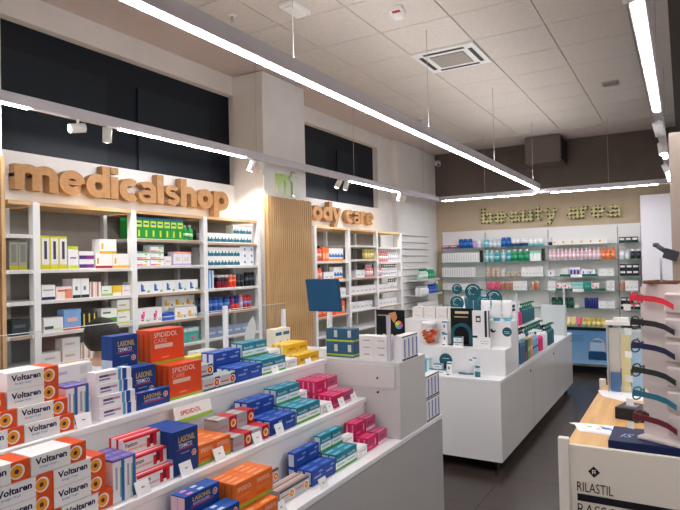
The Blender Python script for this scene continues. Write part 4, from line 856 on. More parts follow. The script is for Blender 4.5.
B(BZ[2], -3.37, [('b2', 14)], sh('third', 'first'))
B(BZ[3], -3.37, [('b8', 5)], sh('fourth', 'first'))
B(BZ[0], -2.68, [('sky blue bottle', 1), ('clear grey bottle', 3), ('deep blue bottle', 2), ('white bottle with navy foot', 4), ('white bottle with cyan foot', 3)], sh('top', 'second'))
B(BZ[1], -2.68, [('pale aqua bottle', 2), ('teal bottle with white cap', 1), ('pale aqua bottle', 1, 1, 1, .02), ('teal bottle with white cap', 1), ('emerald bottle with white cap', 3), ('b4', 3, 1, 1, .01), ('b3', 1, 1, 1, .01)], sh('second', 'second'))
B(BZ[2], -2.66, [('beige cream jar with silver lid', 3, 2, 1, .0), ('white cream jar', 1, 2), ('beige cream jar with silver lid', 3, 1, 1), ('b13', 6, 1, 1, .02)], sh('third', 'second'))
B(BZ[3], -2.66, [('pink tube', 3), ('copper bottle', 3), ('b13', 4), ('copper bottle', 2, 1, 1, .05)], sh('fourth', 'second'))
B(BZ[0], -1.72, [('white bottle with navy foot', 1, 1, 1, 0), ('b5', 6, 1, 1, .01)], sh('top', 'third'))
B(BZ[1], -1.72, [('slim pink bottle', 13), ('slim orange bottle', 3)], sh('second', 'third'))
for z, u0, u1 in ((BZ[2], -1.56, -1.06), (BZ[3], -1.62, -.96)):
    tr = thing('shelf_tray', ((u0 + u1) / 2, 9.019, z + .0006), 'green shelf tray under cosmetics on %s glass shelf' % ('third' if z > 1.3 else 'fourth'), 'tray'); L = (u1 - u0) / 2
    bx('base', tr, -L, L, -.075, .075, 0, .006, M('1F6A5C', .4)); bx('front_lip', tr, -L, L, -.079, -.075, 0, .03, M('1F6A5C', .4))
    bx('price_ticket', tr, -.1, .05, -.083, -.079, -.02, .025, M('F2F2F0', .5))
B(BZ[2], -1.73, [('b6', 1)], sh('third', 'third'))
B(BZ[2] + .0066, -1.55, [('b8', 1), ('b7', 1, 1, 1, .01), ('b6', 2)], 'tray of third glass shelf')
B(BZ[2], -1.05, [('b8', 2)], sh('third', 'third') + ' end')
B(BZ[3], -1.735, [('b13', 2)], sh('fourth', 'third'))
B(BZ[3] + .0066, -1.615, [('b9', 2), ('b10', 1), ('b11', 1), ('b9', 1)], 'tray of fourth glass shelf')
B(BZ[3], -.95, [('b13', 2)], sh('fourth', 'third') + ' end')
B(BZ[4], -1.70, [('dark green bottle', 4), ('white cream jar', 1), ('navy blue bottle', 3, 1, 1, .06), ('b8', 2, 1, 1)], sh('fifth', 'third'))
B(BZ[5], -1.66, [('beige cream jar with silver lid', 1), ('cream coloured tube', 3), ('pink tube', 1), ('golden yellow bottle', 5), ('b12', 1)], sh('sixth', 'third'))
B(BZ[0], -.775, [('b12', 3, 1, 1)], sh('top', 'last'))
B(BZ[1], -.775, [('white cream bottle', 1), ('clear grey bottle', 1), ('black bottle with white cap', 2)], sh('second', 'last'))
B(BZ[2], -.775, [('b12', 3, 2, 1)], sh('third', 'last'))
B(BZ[3], -.775, [('copper bottle', 1), ('b13', 3)], sh('fourth', 'last'))
B(BZ[4], -.775, [('b12', 2, 2, 1), ('b12', 1, 1, 1)], sh('fifth', 'last'))
B(BZ[5], -.775, [('b12', 3, 1, 1)], sh('sixth', 'last'))
# poster board leaning on the base cabinet
t = thing('poster_board', (-1.17, 8.70, .15), 'blue advertising board with cream jar picture before base cabinet', 'poster')
bx('board', t, -.31, .31, -.006, .006, 0, .5, M('4F86B8', .45, kind='gradz', col2='86AED0', scale=.5)); bx('header', t, -.31, .31, -.0085, -.0065, .46, .505, BLACKP)
for k, z in enumerate((.38, .355, .33, .305)): bx('caption_line', t, -.27, -.05 - .03 * (k % 2), -.0075, -.0062, z, z + .007, M('3A6A98', .5))
MB().prism([(.12 + .1 * math.cos(2 * PI * k / 24), .22 + .14 * math.sin(2 * PI * k / 24)) for k in range(24)], 'y', -.0072, -.0062, M('C8B8B0', .5)).build('glow_print', t)
MB().prism([(.0, .06), (.0, .16), (.03, .18), (.2, .18), (.23, .16), (.23, .06)], 'y', -.0085, -.0074, M('1A4A78', .4)).build('jar_print', t)
MB().prism([(.03, .18), (.03, .3), (.2, .3), (.2, .18)], 'y', -.0085, -.0074, M('A8C4DC', .4)).build('jar_glass_print', t)
MB().prism([(.04, .3), (.07, .335), (.16, .335), (.19, .3)], 'y', -.0085, -.0074, M('5A84A8', .4)).build('lid_print', t)
for x in (-.29, .27): bx('foot', t, x, x + .02, -.03, .07, -.15, .02, M('2A2A2C', .4))
# tall white cabinet and beige column / board at the end of the track
t = thing('white_cabinet', (-.31, 9.0, 0), 'tall plain white cabinet beside the glass shelves', 'cabinet')
bx('body', t, -.18, .6, -.12, .14, .08, 2.45, M('F2F0F4', .45), .004); bx('plinth', t, -.17, .59, -.1, .14, 0, .08, M('3A3836', .5)); bx('door_gap', t, .2, .203, -.1215, -.12, .1, 2.43, M('9A98A0', .5))
t = thing('beige_board', (0, 3.95, 0), 'tall beige partition board behind the eyewear rack', 'partition')
bx('board', t, -.058, .9, -.02, .02, .0, 2.33, M('A8988C', .7), .004); bx('foot', t, .02, .1, -.15, .15, 0, .02, M('8A7D72', .5)); bx('foot', t, .7, .78, -.15, .15, 0, .02, M('8A7D72', .5))
p0, p1 = on_y(656, 245, 3.9), on_y(668, 253, 3.9)
t = thing('clip_lamp', (p1.x, 3.89, p1.z), 'dark grey clip lamp sticking out beside beige board', 'lamp')
MB().cyl((p0.x - p1.x, 0, p0.z - p1.z), (0, 0, 0), .014, M('4A4A54', .4), 12).build('neck', t); MB().lathe([(.014, -.012), (.018, 0), (.014, .012)], M('4A4A54', .4), 12).build('tip', t, loc=(p0.x - p1.x, 0, p0.z - p1.z))
o = bx('clamp', t, -.02, .055, -.03, .039, -.035, .025, M('3A3A44', .45), .004); o.rotation_euler = (0, .35, 0)
# wire rack wall in the corner
WX = -3.515
t = thing('wire_rack', (WX, 7.75, 0), 'white wire hook rack on wall between toiletries and glass shelves', 'rack')
for k in range(14): bx('rail', t, .0, .012, 0, .95, .7 + .1 * k, .708 + .1 * k, M('8E8E92', .4))
for z, a, b in ((1.34, .1, .8), (1.12, .1, .9), (.92, .1, .9)):
    s_ = bx('hook_shelf', t, .012, .25, a, b, z - .01, z, M('D8DADA', .3)); bx('shelf_lip', s_, .25, .255, a, b, z - .01, z + .02, M('C8CCCC', .3))
bottle('hair_bottle', 'green capped clear bottle', 'bottle', .034, .16, 'CDE0D4', '1F8A50', ('E0F0E4', .2, .5))
bottle('hair_bottle', 'blue styling bottle', 'bottle', .032, .15, '2A4AA8', '223A88', ('5F7AD0', .2, .5))
bottle('hair_bottle', 'white dropper bottle', 'bottle', .028, .13, 'F0F0F0', 'D4D4D8', None)
fill('l', -3.28, 1.34, 7.87, [('green capped clear bottle', 4), ('emerald bottle with white cap', 3, 1, 1, .02)], 'upper shelf of the wire rack', 'bottles on upper wire rack shelf')
fill('l', -3.28, 1.12, 7.87, [('white dropper bottle', 5, 1, 2), ('blue styling bottle', 5, 1, 1), ('emerald bottle with white cap', 1)], 'middle shelf of the wire rack', 'bottles on middle wire rack shelf')
fill('l', -3.28, .92, 7.87, [('t3', 6)], 'lower shelf of the wire rack', 'cartons on lower wire rack shelf')
# ------------------------------------------------------------------ display island
t = thing('display_island', (0, 0, 0), 'white stepped display island on castors in the middle aisle', 'display island')
IX0, IX1, IY0, IY1 = -2.15, -1.21, 4.38, 7.62
bx('base_body', t, IX0, IX1 - .012, IY0 + .012, IY1, .085, .675, WHITE)
bx('end_board', t, IX0, IX1, IY0, IY0 + .012, .085, .675, LAM)
for a, b in ((IY0 + .012, 5.45), (5.455, 6.53), (6.535, IY1)):
    d = bx('side_door', t, IX1 - .012, IX1, a, b, .085, .675, M('D2CFCC', .3, coat=.2)); MB().cyl((IX1, b - .08, .61), (IX1 + .006, b - .08, .61), .01, M('2A2A2C', .3), 12).build('lock', d)
MB().cyl((-1.83, IY0, .64), (-1.83, IY0 - .006, .64), .01, M('2A2A2C', .3), 12).build('lock', t)
bx('base_top', t, IX0, IX1 + .004, IY0 - .004, IY1, .675, .70, LAM, .002)
bx('front_step', t, IX0, IX1 - .005, 4.56, 4.75, .70, .905, LAM, .002)
bx('end_block', t, IX0, IX1 - .005, 4.75, 4.96, .70, 1.105, LAM, .002)
bx('side_step', t, IX0, -1.5, 4.96, 7.3, .70, .90, LAM, .002); bx('side_step', t, IX0, -1.75, 4.96, 7.3, .90, 1.1, LAM, .002)
bx('far_panel', t, -1.5, IX1 - .005, 7.3, 7.32, .70, 1.06, M('E4EAEA', .2, alpha=.85))
for x in (IX0 + .08, IX1 - .07):
    for y in (IY0 + .1, IY1 - .1):
        c = MB().cyl((x - .015, y, .035), (x + .015, y, .035), .034, M('1A1A1C', .5), 14).build('castor', t); bx('castor_fork', c, x - .02, x + .02, y - .02, y + .02, .055, .085, GREYM)
for y, z, h in ((5.0, 1.1, .22), (7.28, .7, .6)):
    bx('acrylic_upright', t, IX1 - .03, IX1 - .012, y - .004, y + .004 + .012, z - .0 if z < 1 else .7, z + h, M('E8ECF0', .15, alpha=.75))
# front of island
def disc(name, x, y, z, r, col, label, rx=0., txt='E6EEF0'):
    t = thing(name, (x, y, z), label, 'display sign')
    b_ = MB().cyl((0, .002, 0), (0, -.002, 0), r, M(col, .4), 28, smooth=False).build('disc', t)
    m = MB()
    for k in range(3):
        rr = r * (.72 - .2 * k); n = 16
        pts = [(rr * math.cos(PI * (.15 + .7 * i / n) + k * 1.3), rr * math.sin(PI * (.15 + .7 * i / n) + k * 1.3)) for i in range(n + 1)]
        q = [(a, -.0026, b) for a, b in pts] + [(a * .9, -.0026, b * .9) for a, b in pts]
        m.add(q, [(i, i + 1, n + 2 + i, n + 1 + i) for i in range(n)], M(txt, .5))
    m.build('ornament_print', t)
    MB().cyl((0, .004, -r - .06), (0, .004, -r * .3), .003, M('D8E0E0', .2), 6).build('stem', t)
    return t
TC = '1A5A66'
for x, y, px, r, w_ in ((0, 4.93, (457, 289), .046, 'small, beside the two larger signs'), (0, 4.93, (473, 292), .072, 'largest of the row'), (0, 4.89, (457, 303), .062, 'low, behind the black display'), (0, 4.89, (485, 302), .046, 'small, next to white tubes'), (0, 4.94, (494, 298), .07, 'large, half hidden by white tubes')):
    q = on_y(*px, y); o = disc('round_sign', q.x, y, q.z, r, TC, 'round teal ornament sign on island block, ' + w_)
    o.children[2].data = MB().cyl((0, .004, 1.1056 - q.z), (0, .004, 0), .003, M('D8E0E0', .2), 6).mesh('stem')
q = on_y(507, 332, 4.748); t = thing('round_sticker', (q.x, 4.7495, q.z), 'round teal sticker on white island block', 'sticker'); MB().cyl((0, -.0003, 0), (0, -.0016, 0), .038, M(TC, .4), 26, smooth=False).build('disc', t); bx('lettering', t, -.02, .02, -.0022, -.0017, -.012, -.009, M('D8E6E8', .5)); bx('lettering', t, -.025, .02, -.0022, -.0017, .0, .003, M('D8E6E8', .5))
q = on_y(493, 330, 4.748); t = thing('crescent_sticker', (q.x, 4.7495, q.z), 'dark crescent sticker on white island block', 'sticker')
MB().prism([(.022 * math.cos(a), .022 * math.sin(a)) for a in [PI * (.9 + k * .1) for k in range(11)]] + [(.02 * math.cos(a) * .6 + .006, .02 * math.sin(a) * .6 + .006) for a in [PI * (1.9 - k * .1) for k in range(11)]], 'y', -.0003, -.0016, M('16323A', .4)).build('crescent', t)
# items on the front step (top .905)
Z2 = .9056
def yw(px, py, Y): q = on_y(px, py, Y); return q
t = thing('candy_jar', (yw(430, 340, 4.66).x, 4.655, Z2), 'round clear jar filled with orange sweets and white lid', 'jar')
t.scale = (1.18, 1.18, 1.3)
jar = [(.04, 0), (.062, .012), (.074, .05), (.072, .085), (.055, .115), (.05, .12)]
MB().lathe(jar, M('F0F4F4', .05, alpha=.1), 24).build('glass', t); MB().lathe([(.053, .1205), (.053, .145), (.048, .148)], M('F0EEEC', .4), 24).build('lid', t)
sw = MB(); random.seed(3)
for k in range(70):
    while True:
        a, b, c = random.uniform(-.062, .062), random.uniform(-.062, .062), random.uniform(.012, .088)
        if (a * a + b * b) ** .5 < .038 + .5 * min(c, .05) - .012: break
    sw.cyl((a - .009, b, c - .004), (a + .009, b + random.uniform(-.008, .008), c + .004), .0075, M(random.choice(('E8602C', 'F0804A', 'D84A20', 'F0A080')), .35), 6)
o = sw.build('sweets', t, kind='stuff')
t = thing('display_case', (yw(461, 340, 4.68).x, 4.69, Z2), 'black display stand with teal arch around product on island step', 'display stand')
bx('back_card', t, -.075, .075, .02, .03, 0, .235, BLACKP); bx('base', t, -.075, .075, -.03, .03, 0, .006, BLACKP)
t.scale = (1.3, 1.2, 1.3)
n = 16; oa = [(.07 * math.cos(PI * k / n), .07 + .07 * math.sin(PI * k / n)) for k in range(n + 1)]; ia = [(.05 * math.cos(PI * k / n), .07 + .05 * math.sin(PI * k / n)) for k in range(n + 1)]
MB().prism([(.07, .006)] + oa + [(-.07, .006), (-.05, .006)] + ia[::-1] + [(.05, .006)], 'y', .0, .018, M('1F5A66', .35)).build('arch', t)
bx('gold_print', t, -.05, .04, .0185, .0195, .175, .182, M('C8B07A', .5)); bx('lettering', t, -.045, .045, .0185, .0195, .2, .215, M('E0D4A8', .5))
S('v1', 'cosmetic_carton', 'small white carton with teal top', .07, .04, .045, 'EEF0F0', ('t', 0, 0, 1, 1, '3F7F90'), ('f', 0, .8, 1, 1, '3F7F90'), ('f', .2, .3, .7, .5, '9AA8AE'))
S('v2', 'cosmetic_carton', 'white upright carton with teal top', .045, .1, .04, 'EEF0F0', ('f', 0, .86, 1, 1, '4F8FA0'), ('f', .3, .45, .6, .7, '6A7A84'), ('f', 0, 0, .5, .08, '16323A'))
S('v3', 'cosmetic_carton', 'tall white carton with dark emblem', .1, .29, .035, 'F0EEEE', ('f', .3, .68, .7, .86, '4A4648'), ('f', .38, .72, .62, .8, 'F0EEEE'), ('f', 0, .24, .4, .3, '16323A'))
S('v4', 'cosmetic_carton', 'narrow black and white carton', .03, .29, .035, '202226', ('f', .6, 0, 1, 1, 'E0E0E0'))
cx_ = t.location.x
VG = 'teal topped cartons on the island'
at('v1', cx_ - .0, 4.615, Z2, -PI / 2, 'small white carton with teal top, lower one before black display', VG); at('v1', cx_ + .002, 4.615, Z2 + .0406, -PI / 2, 'small white carton with teal top, upper one before black display', VG)
at('v2', cx_ - .126, 4.66, Z2, -PI / 2, 'white upright carton with teal top between sweets jar and black display', VG)
at('v2', cx_ - .126, 4.66, Z2 + .1006, -PI / 2, 'white upright carton stacked beside black display', VG)
at('v3', cx_ + .152, 4.69, Z2, -PI / 2, 'tall white carton with dark emblem beside black display'); at('v4', cx_ + .22, 4.69, Z2, -PI / 2, 'narrow black and white carton beside tall emblem carton')
t = thing('leaflet_card', (cx_ + .215, 4.62, Z2), 'white standing card with grey print on island step', 'card'); o = bx('card', t, -.05, .05, -.001, .001, 0, .085, M('F2F0EE', .5)); bx('print', t, -.03, .03, -.0018, -.0012, .03, .034, M('A8A4A4', .5)); bx('print', t, -.035, .03, -.0018, -.0012, .05, .053, M('A8A4A4', .5)); bx('stand', t, -.05, .05, 0.001, .03, 0, .002, M('F2F0EE', .5))
# items on the low front ledge (top .70)
Z1 = .7006
for i, (px, k, lab) in enumerate(((443, 'v1', 'small white carton with teal top, low ledge, beside black bottle'), (452, 'v1', 'small white carton with teal top, low ledge, second'), (459, 'v1', 'small white carton with teal top, low ledge, third'))):
    pass
x0 = on_y(433, 372, 4.46).x
for i in range(2): at('v1', x0 + .01 + .073 * i, 4.46, Z1, -PI / 2, 'small white carton with teal top on low ledge, %s in row' % ORD[i], VG)
at('v1', x0 + .045, 4.47, Z1 + .0406, -PI / 2, 'small white carton with teal top stacked above two others on low ledge', VG)
at('v2', x0 + .148, 4.455, Z1, -PI / 2, 'white upright carton with teal top at the end of low ledge pile', VG)
bottle('serum_bottle', 'black dropper bottle', 'bottle', .016, .09, '1C2C30', '101416', None)
item('black dropper bottle', (x0 + .09, 4.515, Z1), 0, 'black dropper bottle behind cartons on low ledge', None)
bottle('serum_bottle', 'teal and clear pump bottle', 'pump', .022, .12, '3F7484', 'EEF0F0', ('C8DCE0', .35, .6))
q = on_z(481, 375, .70); item('teal and clear pump bottle', (q.x, 4.46, Z1), 0, 'teal and clear pump bottle beside teal oval plate', None)
for i, px in enumerate((488, 497)):
    q = on_z(px, 374, .70); at('v2', q.x, q.y + .03, Z1, -PI / 2, 'white upright carton with teal top beside pump bottle, %s of two' % ORD[i], VG)
q = on_z(466, 374, .70); t = thing('oval_plate', (q.x, q.y, Z1), 'flat teal oval plate on island ledge', 'plate'); MB().lathe([(.02, 0), (.062, .002), (.066, .008), (.062, .006), (.02, .004)], M('2F6A7C', .3), 26, .55).build('plate', t)
q = on_y(446, 360, 4.5575); t = thing('round_sign', (q.x, 4.553, q.z - .0), 'half hidden teal round sign on low ledge behind cartons', 'display sign'); MB().cyl((0, .002, 0), (0, -.002, 0), .055, M(TC, .4), 28, smooth=False).build('disc', t); MB().box(-.03, .03, -.0028, -.0021, .012, .016, M('D8E6E8', .5)).build('lettering', t); bx('stem', t, -.004, .004, .0, .004, .7006 - q.z, -.02, M('D8E0E0', .3))
q = on_y(473, 358, 4.5575); t = thing('round_sign', (q.x, 4.553, q.z), 'white round mirror sign with dark print against island step', 'display sign'); MB().cyl((0, .002, 0), (0, -.002, 0), .055, M('EEF2F2', .35), 28, smooth=False).build('disc', t); bx('lettering', t, -.03, -.005, -.0028, -.0021, -.02, -.012, M('16323A', .5)); bx('lettering', t, .0, .03, -.0028, -.0021, -.002, .006, M('3A4A50', .5)); bx('stem', t, -.004, .004, .0, .004, .7006 - q.z, -.03, M('D8E0E0', .3))
S('v5', 'cosmetic_carton', 'upright cyan and white carton', .04, .12, .05, 'E0EEF0', ('f', 0, 0, .5, 1, '4FB8D0'), ('f', 0, .85, 1, 1, '8FD4E4'))
for i in range(2): at('v5', x0 - .1 + .05 * i, 4.48, Z1, -PI / 2, 'upright cyan and white carton on low island ledge, %s of two' % ORD[i], 'cyan cartons on the island')
# tubes on the end block
for i in range(3): item('white tube with cyan cap', (-1.43 + .086 * i, 4.80 + .01 * i, 1.1056), -PI / 2, 'white tube with cyan cap on island block, %s in row' % ORD[i], 'white tubes on the island block')
for i, x in enumerate((-2.05, -1.94, -1.83, -1.72)): at('ship', x, 4.87, 1.1056, -PI / 2, 'plain white carton on island block, %s in row' % ORD[i], 'plain cartons on island')
# bottles along the side of the island
bottle('body_pump', 'pale blue pump bottle', 'pump', .042, .23, '7FB8D8', 'F2F2F2', ('24303A', .3, .36), 'bottle')
bottle('body_pump', 'hot pink pump bottle', 'pump', .038, .2, 'E8387C', 'F2F2F2', None, 'bottle')
bottle('body_pump', 'white pump bottle with black collar', 'pump', .042, .23, 'F0F0F0', '16181A', None, 'bottle')
bottle('body_pump', 'teal bottle with green top', 'pump', .04, .22, '2F6A78', '1F6A4C', None, 'bottle')
S('i1', 'hair_carton', 'upright petrol carton', .09, .185, .055, '1F5A7A', ('f', 0, .8, 1, 1, '3F8AA8'))
S('i2', 'hair_carton', 'upright black and magenta carton', .09, .185, .055, '26222C', ('f', .1, .1, .5, .4, 'C83A70'))
S('i3', 'hair_carton', 'upright green carton', .09, .185, .055, '4FA05A', ('f', .1, .4, .9, .6, 'B8D8A0'))
S('i4', 'hair_carton', 'upright orange carton', .09, .185, .055, 'E8803A', ('f', .1, .4, .9, .6, 'F4C090'))
side = lambda xf, z, y, items, where, g: fill('l', xf, z, y, items, where, g)
side(-1.235, .70, 5.12, [('i1', 2), ('i2', 1), ('i3', 1), ('i4', 1), ('pale blue pump bottle', 3, 1, 1, .02), ('hot pink pump bottle', 2, 1, 1, .06), ('white pump bottle with black collar', 2, 1, 1, .05), ('teal bottle with green top', 4, 1, 1, .03)], 'low side ledge of island', 'bottles along low side of the island')
side(-1.39, .70, 5.35, [('white pump bottle with black collar', 8, 1, 1, .0), ('teal bottle with green top', 9, 1, 1, .1)], 'low side ledge, back row', 'bottles in back row of island ledge')
side(-1.53, .90, 5.62, [('amber lotion bottle', 3), ('pale blue pump bottle', 3), ('white pump bottle with black collar', 3), ('hot pink pump bottle', 2), ('teal bottle with green top', 7, 1, 1, .04)], 'middle side step of island', 'bottles on middle step of island')
side(-1.77, 1.10, 5.12, [('white tube with cyan cap', 3), ('teal bottle with green top', 5, 1, 1, .1), ('sky blue bottle', 6, 1, 1, .1)], 'upper side step of island', 'bottles on upper step of island')
# ------------------------------------------------------------------ table with eyewear
TZ = .85
t = thing('display_table', (0, 0, 0), 'oak topped table with cream end panels and black lettering', 'table')
CREAM = M('E2D9CB', .4)
bx('table_top', t, -.432, .5, 2.475, 3.77, TZ - .03, TZ, M('DDB277', .4, kind='wood', col2='CB9A5C', scale=5.))
ep = bx('end_panel', t, -.425, .5, 2.455, 2.4745, .06, .868, CREAM, .004)
bx('end_post', t, -.452, -.412, 2.445, 2.4748, 0, .892, M('E6DFD4', .4), .004)
bx('end_panel', t, -.425, .5, 3.771, 3.79, .06, .85, CREAM, .004); bx('end_post', t, -.452, -.418, 3.771, 3.80, 0, .885, M('E6DFD4', .4), .004)
for x in (.45,):
    bx('end_post', t, x, x + .04, 2.44, 2.4545, 0, .87, M('E6DFD4', .4), .004)
YP = 2.4545
def yP(px, py): return on_y(px, py, YP)
a, b = yP(577, 480), yP(613, 483)
def flat_y(name, txt, x0, x1, z0, z1, parent, mat, bold):
    vs, fs = text_mesh(txt, bold); ax, bb = min(v.x for v in vs), max(v.x for v in vs); az, bz = min(v.y for v in vs), max(v.y for v in vs)
    m = MB(); m.add([(x0 + (v.x - ax) / (bb - ax) * (x1 - x0), YP - .0008, z0 + (v.y - az) / (bz - az) * (z1 - z0)) for v in vs], fs, mat); return m.build(name, parent)
INK = M('14161E', .5)
zt, zb = yP(577, 481).z, yP(577, 491).z
flat_y('lettering', 'RILASTIL', a.x, yP(613, 485).x, zb + .002, zt, ep, INK, 0.0)
flat_y('lettering', 'LABORATORIO MILANO', a.x + .015, yP(609, 490).x, zb - .009, zb - .004, ep, M('6A665E', .5), 0.0)
zc = yP(577, 493).z; z2 = yP(577, 500).z
bx('black_band', ep, a.x, .49, YP - .0012, YP - .0004, z2, zc, INK)
flat_y('lettering', 'RASSO', a.x, yP(618, 505).x, z2 - .052, z2 - .01, ep, INK, -.005)
c = yP(594, 472); d_ = .022
m = MB(); m.add([(c.x + d_ * p, YP - .0008, c.z + d_ * q) for p, q in ((0, -1), (1, 0), (0, 1), (-1, 0))], [(0, 1, 2, 3)], INK); m.build('diamond_logo', ep)
m = MB()
for (u0, v0, u1, v1) in ((-.3, -.35, -.14, .35), (-.14, .19, .3, .35), (.1, -.3, .26, .1), (-.05, -.1, .1, .05)):
    m.add([(c.x + d_ * p, YP - .0013, c.z + d_ * q) for p, q in ((u0, v0), (u1, v0), (u1, v1), (u0, v1))], [(0, 1, 2, 3)], CREAM)
m.build('logo_print', ep)
t = thing('navy_case', (0, 0, TZ + .0006), 'long navy blue box on oak table under the eyewear rack', 'box')
bx('body', t, -.272, .42, 2.478, 2.70, 0, .046, M('0D1B48', .5), .004); bx('lid_line', t, -.2725, -.272, 2.48, 2.70, .03, .031, M('0A1430', .4))
m = MB(); lettering(m, 'IS', M('A8B4D8', .4), 0, .035, 0, .03, 0, .0)
m2 = MB(); m2.add([(-.235 + v[1] * 1.0 + v[2] * .5, 2.545 + v[2] * 1.6, .0466) for v in m.v], m.f, M('A8B4D8', .4)); m2.build('lettering', t)
q = on_z(624, 421, TZ); t = thing('black_case', (q.x + .03, q.y + .06, TZ + .0006), 'black spectacle box behind the navy box', 'box', rz=-.25); bx('body', t, -.06, .09, -.05, .09, 0, .055, M('1C1A20', .4), .004); bx('label', t, -.03, .02, -.01, .05, .0552, .0562, M('8A8690', .5))
# leaflets
def leaflet(px, pts, label, marks):
    q = on_z(px[0], px[1], TZ); t = thing('leaflet', (q.x, q.y, TZ + .0006), label, 'leaflet')
    for k in range(3): MB().prism([(x + .006 * k * (-1) ** k, y + .004 * k) for x, y in pts], 'z', .0016 * k, .0016 * k + .0012, M('F2EFF0', .5)).build('sheet', t)
    for (x, y, r, cc) in marks: MB().prism([(x + r * math.cos(2 * PI * k / 10), y + r * .7 * math.sin(2 * PI * k / 10)) for k in range(10)], 'z', .0046, .005, M(cc, .5)).build('print', t)
    return t
leaflet((606, 431), [(-.155, .055), (-.13, .045), (-.1, -.055), (.06, -.07), (.13, -.05), (.13, .03), (.1, .075), (-.1, .065)], 'white folded leaflet with green and blue pattern on oak table', [(-.07, .02, .012, '8AC05A'), (.0, .02, .022, '3A6AB8'), (.03, .0, .014, '5A4AA8'), (-.03, -.0, .01, 'E07AB0'), (-.02, .04, .012, '7AC07A'), (.06, .03, .008, '3A6AB8')])
leaflet((616, 397), [(-.1, .12), (.13, .12), (.13, -.05), (.04, -.1), (-.06, -.02)], 'plain white folded leaflet further along oak table', [(.02, .06, .01, 'C8C4CC')])
# leaflet holder at the far end of the table
x0, x1 = on_y(608, 380, 3.6).x, on_y(645, 380, 3.6).x; zt = on_y(610, 325, 3.6).z
t = thing('leaflet_holder', (x0, 3.6, TZ + .0006), 'clear acrylic leaflet holder with cream and blue leaflets on table', 'holder')
W_ = x1 - x0; H_ = zt - TZ
bx('back_sheet', t, 0, W_, .06, .064, 0, H_, ACR); bx('front_sheet', t, 0, W_, -.03, -.026, 0, H_ * .9, ACR); bx('side_sheet', t, 0, .004, -.026, .06, 0, H_, M('E8E6E8', .2, alpha=.55)); bx('base', t, .004, W_, -.026, .06, 0, .004, ACR)
bx('leaflet_sheet', t, .01, W_ * .35, .01, .014, .006, H_ * .95, M('D8CFCB', .5)); bx('leaflet_sheet', t, W_ * .38, W_ * .62, .0, .004, .006, H_ * .86, M('E0D09A', .5)); bx('leaflet_sheet', t, W_ * .64, W_ * .98, .02, .024, .006, H_ * .72, M('A8C8E8', .5)); bx('leaflet_sheet', t, .015, W_ * .36, -.01, -.006, .006, H_ * .3, M('3A6AA0', .5))
o = bx('card_pack', t, -.005, W_ * .8, -.02, .055, H_ + .001, H_ + .02, M('E6E2DE', .5)); o2 = bx('white_box', t, W_ * .2, W_ * .6, -.01, .05, H_ + .0205, H_ + .04, M('F0F0F0', .5))
# eyewear rack
RX, RY, RA = -.148, 2.60, -.45
NB = .0466 + TZ
t = thing('eyewear_rack', (RX, RY, NB + .0006), 'pinkish white eyewear rack board standing on the navy box', 'rack', rz=RA)
RK = M('D9CCC8', .5); zt = on_y(651, 284, RY).z - NB
bx('foot', t, -.0, .2, -.06, .06, 0, .012, RK, .003)
rows = [on_y(650, y, RY).z - NB for y in (299, 323, 346, 370, 393, 416)]
edge = [(.03, .012)]
pts = [(.22, .012), (.22, zt), (.02, zt)]
for z in rows: pts += [(.0, z + .045), (-.0, z + .022), (.022, z + .012), (.022, z - .006), (.0, z - .018)]
pts += [(.0, .012)]
MB().prism(pts, 'y', -.009, .009, RK).build('board', t)
for z in rows:
    o = MB().cyl((.118, -.0095, z - .035), (.118, -.03, z - .035), .001, RK, 6); 
    bx('holder_tab', t, .1, .2, -.03, -.0092, z - .05, z + .028, M('CFC3C0', .5), .008)
MB().cyl((.08, 0, zt), (.08, 0, zt + .1), .004, M('9A98A0', .3), 8).build('top_rod', t)
def glasses(z, col, label, tilt=0., dx=0.):
    g = thing('reading_glasses', (0, 0, 0), label, 'glasses', 'reading glasses on the rack')
    g.location = (RX + math.cos(RA) * dx, RY + math.sin(RA) * dx, NB + .0006 + z); g.rotation_euler = (0, 0, RA)
    m1 = M(col, .3, coat=.4)
    for s_ in (-1, 1):
        n = 18; yc = .036 * s_
        m = MB(); m.tube([(-.006, yc + .027 * math.copysign(abs(math.cos(2 * PI * k / n)) ** .75, math.cos(2 * PI * k / n)), .019 * math.copysign(abs(math.sin(2 * PI * k / n)) ** .75, math.sin(2 * PI * k / n))) for k in range(n + 1)], .0026, m1, 6); m.build('rim', g)
        MB().add([(-.006, yc + .025 * math.copysign(abs(math.cos(2 * PI * k / n)) ** .75, math.cos(2 * PI * k / n)), .017 * math.copysign(abs(math.sin(2 * PI * k / n)) ** .75, math.sin(2 * PI * k / n))) for k in range(n)], [tuple(range(n))], M('E8F0F4', .05, alpha=.2)).build('lens', g)
        m = MB(); L = .14
        vs = []; ps = [(-.004, .0655, .010), (.03, .066, .010), (.08, .066, .007), (.11, .065, .001), (L, .062, -.014)]
        for i, (x, y, zz) in enumerate(ps):
            hh = .0085 if i else .0105
            for a_, b_ in ((-.0016, -hh), (.0016, -hh), (.0016, hh), (-.0016, hh)): vs.append((x, (y + a_) * s_, zz + b_ - .004))
        fs = [(i * 4 + k, i * 4 + (k + 1) % 4, i * 4 + 4 + (k + 1) % 4, i * 4 + 4 + k) for i in range(4) for k in range(4)] + [(0, 1, 2, 3), (16, 17, 18, 19)]
        m.add(vs, fs, m1); m.build('temple', g)
    m = MB(); m.tube([(-.006, -.0095, .004), (-.005, -.004, .008), (-.005, .004, .008), (-.006, .0095, .004)], .0028, m1, 6); m.build('bridge', g)
    bx('price_tag', g, -.03, -.004, -.0645, -.0635, -.036, -.016, M('F0EEEC', .5))
    g.scale = (1.12, 1.12, 1.25)
    return g
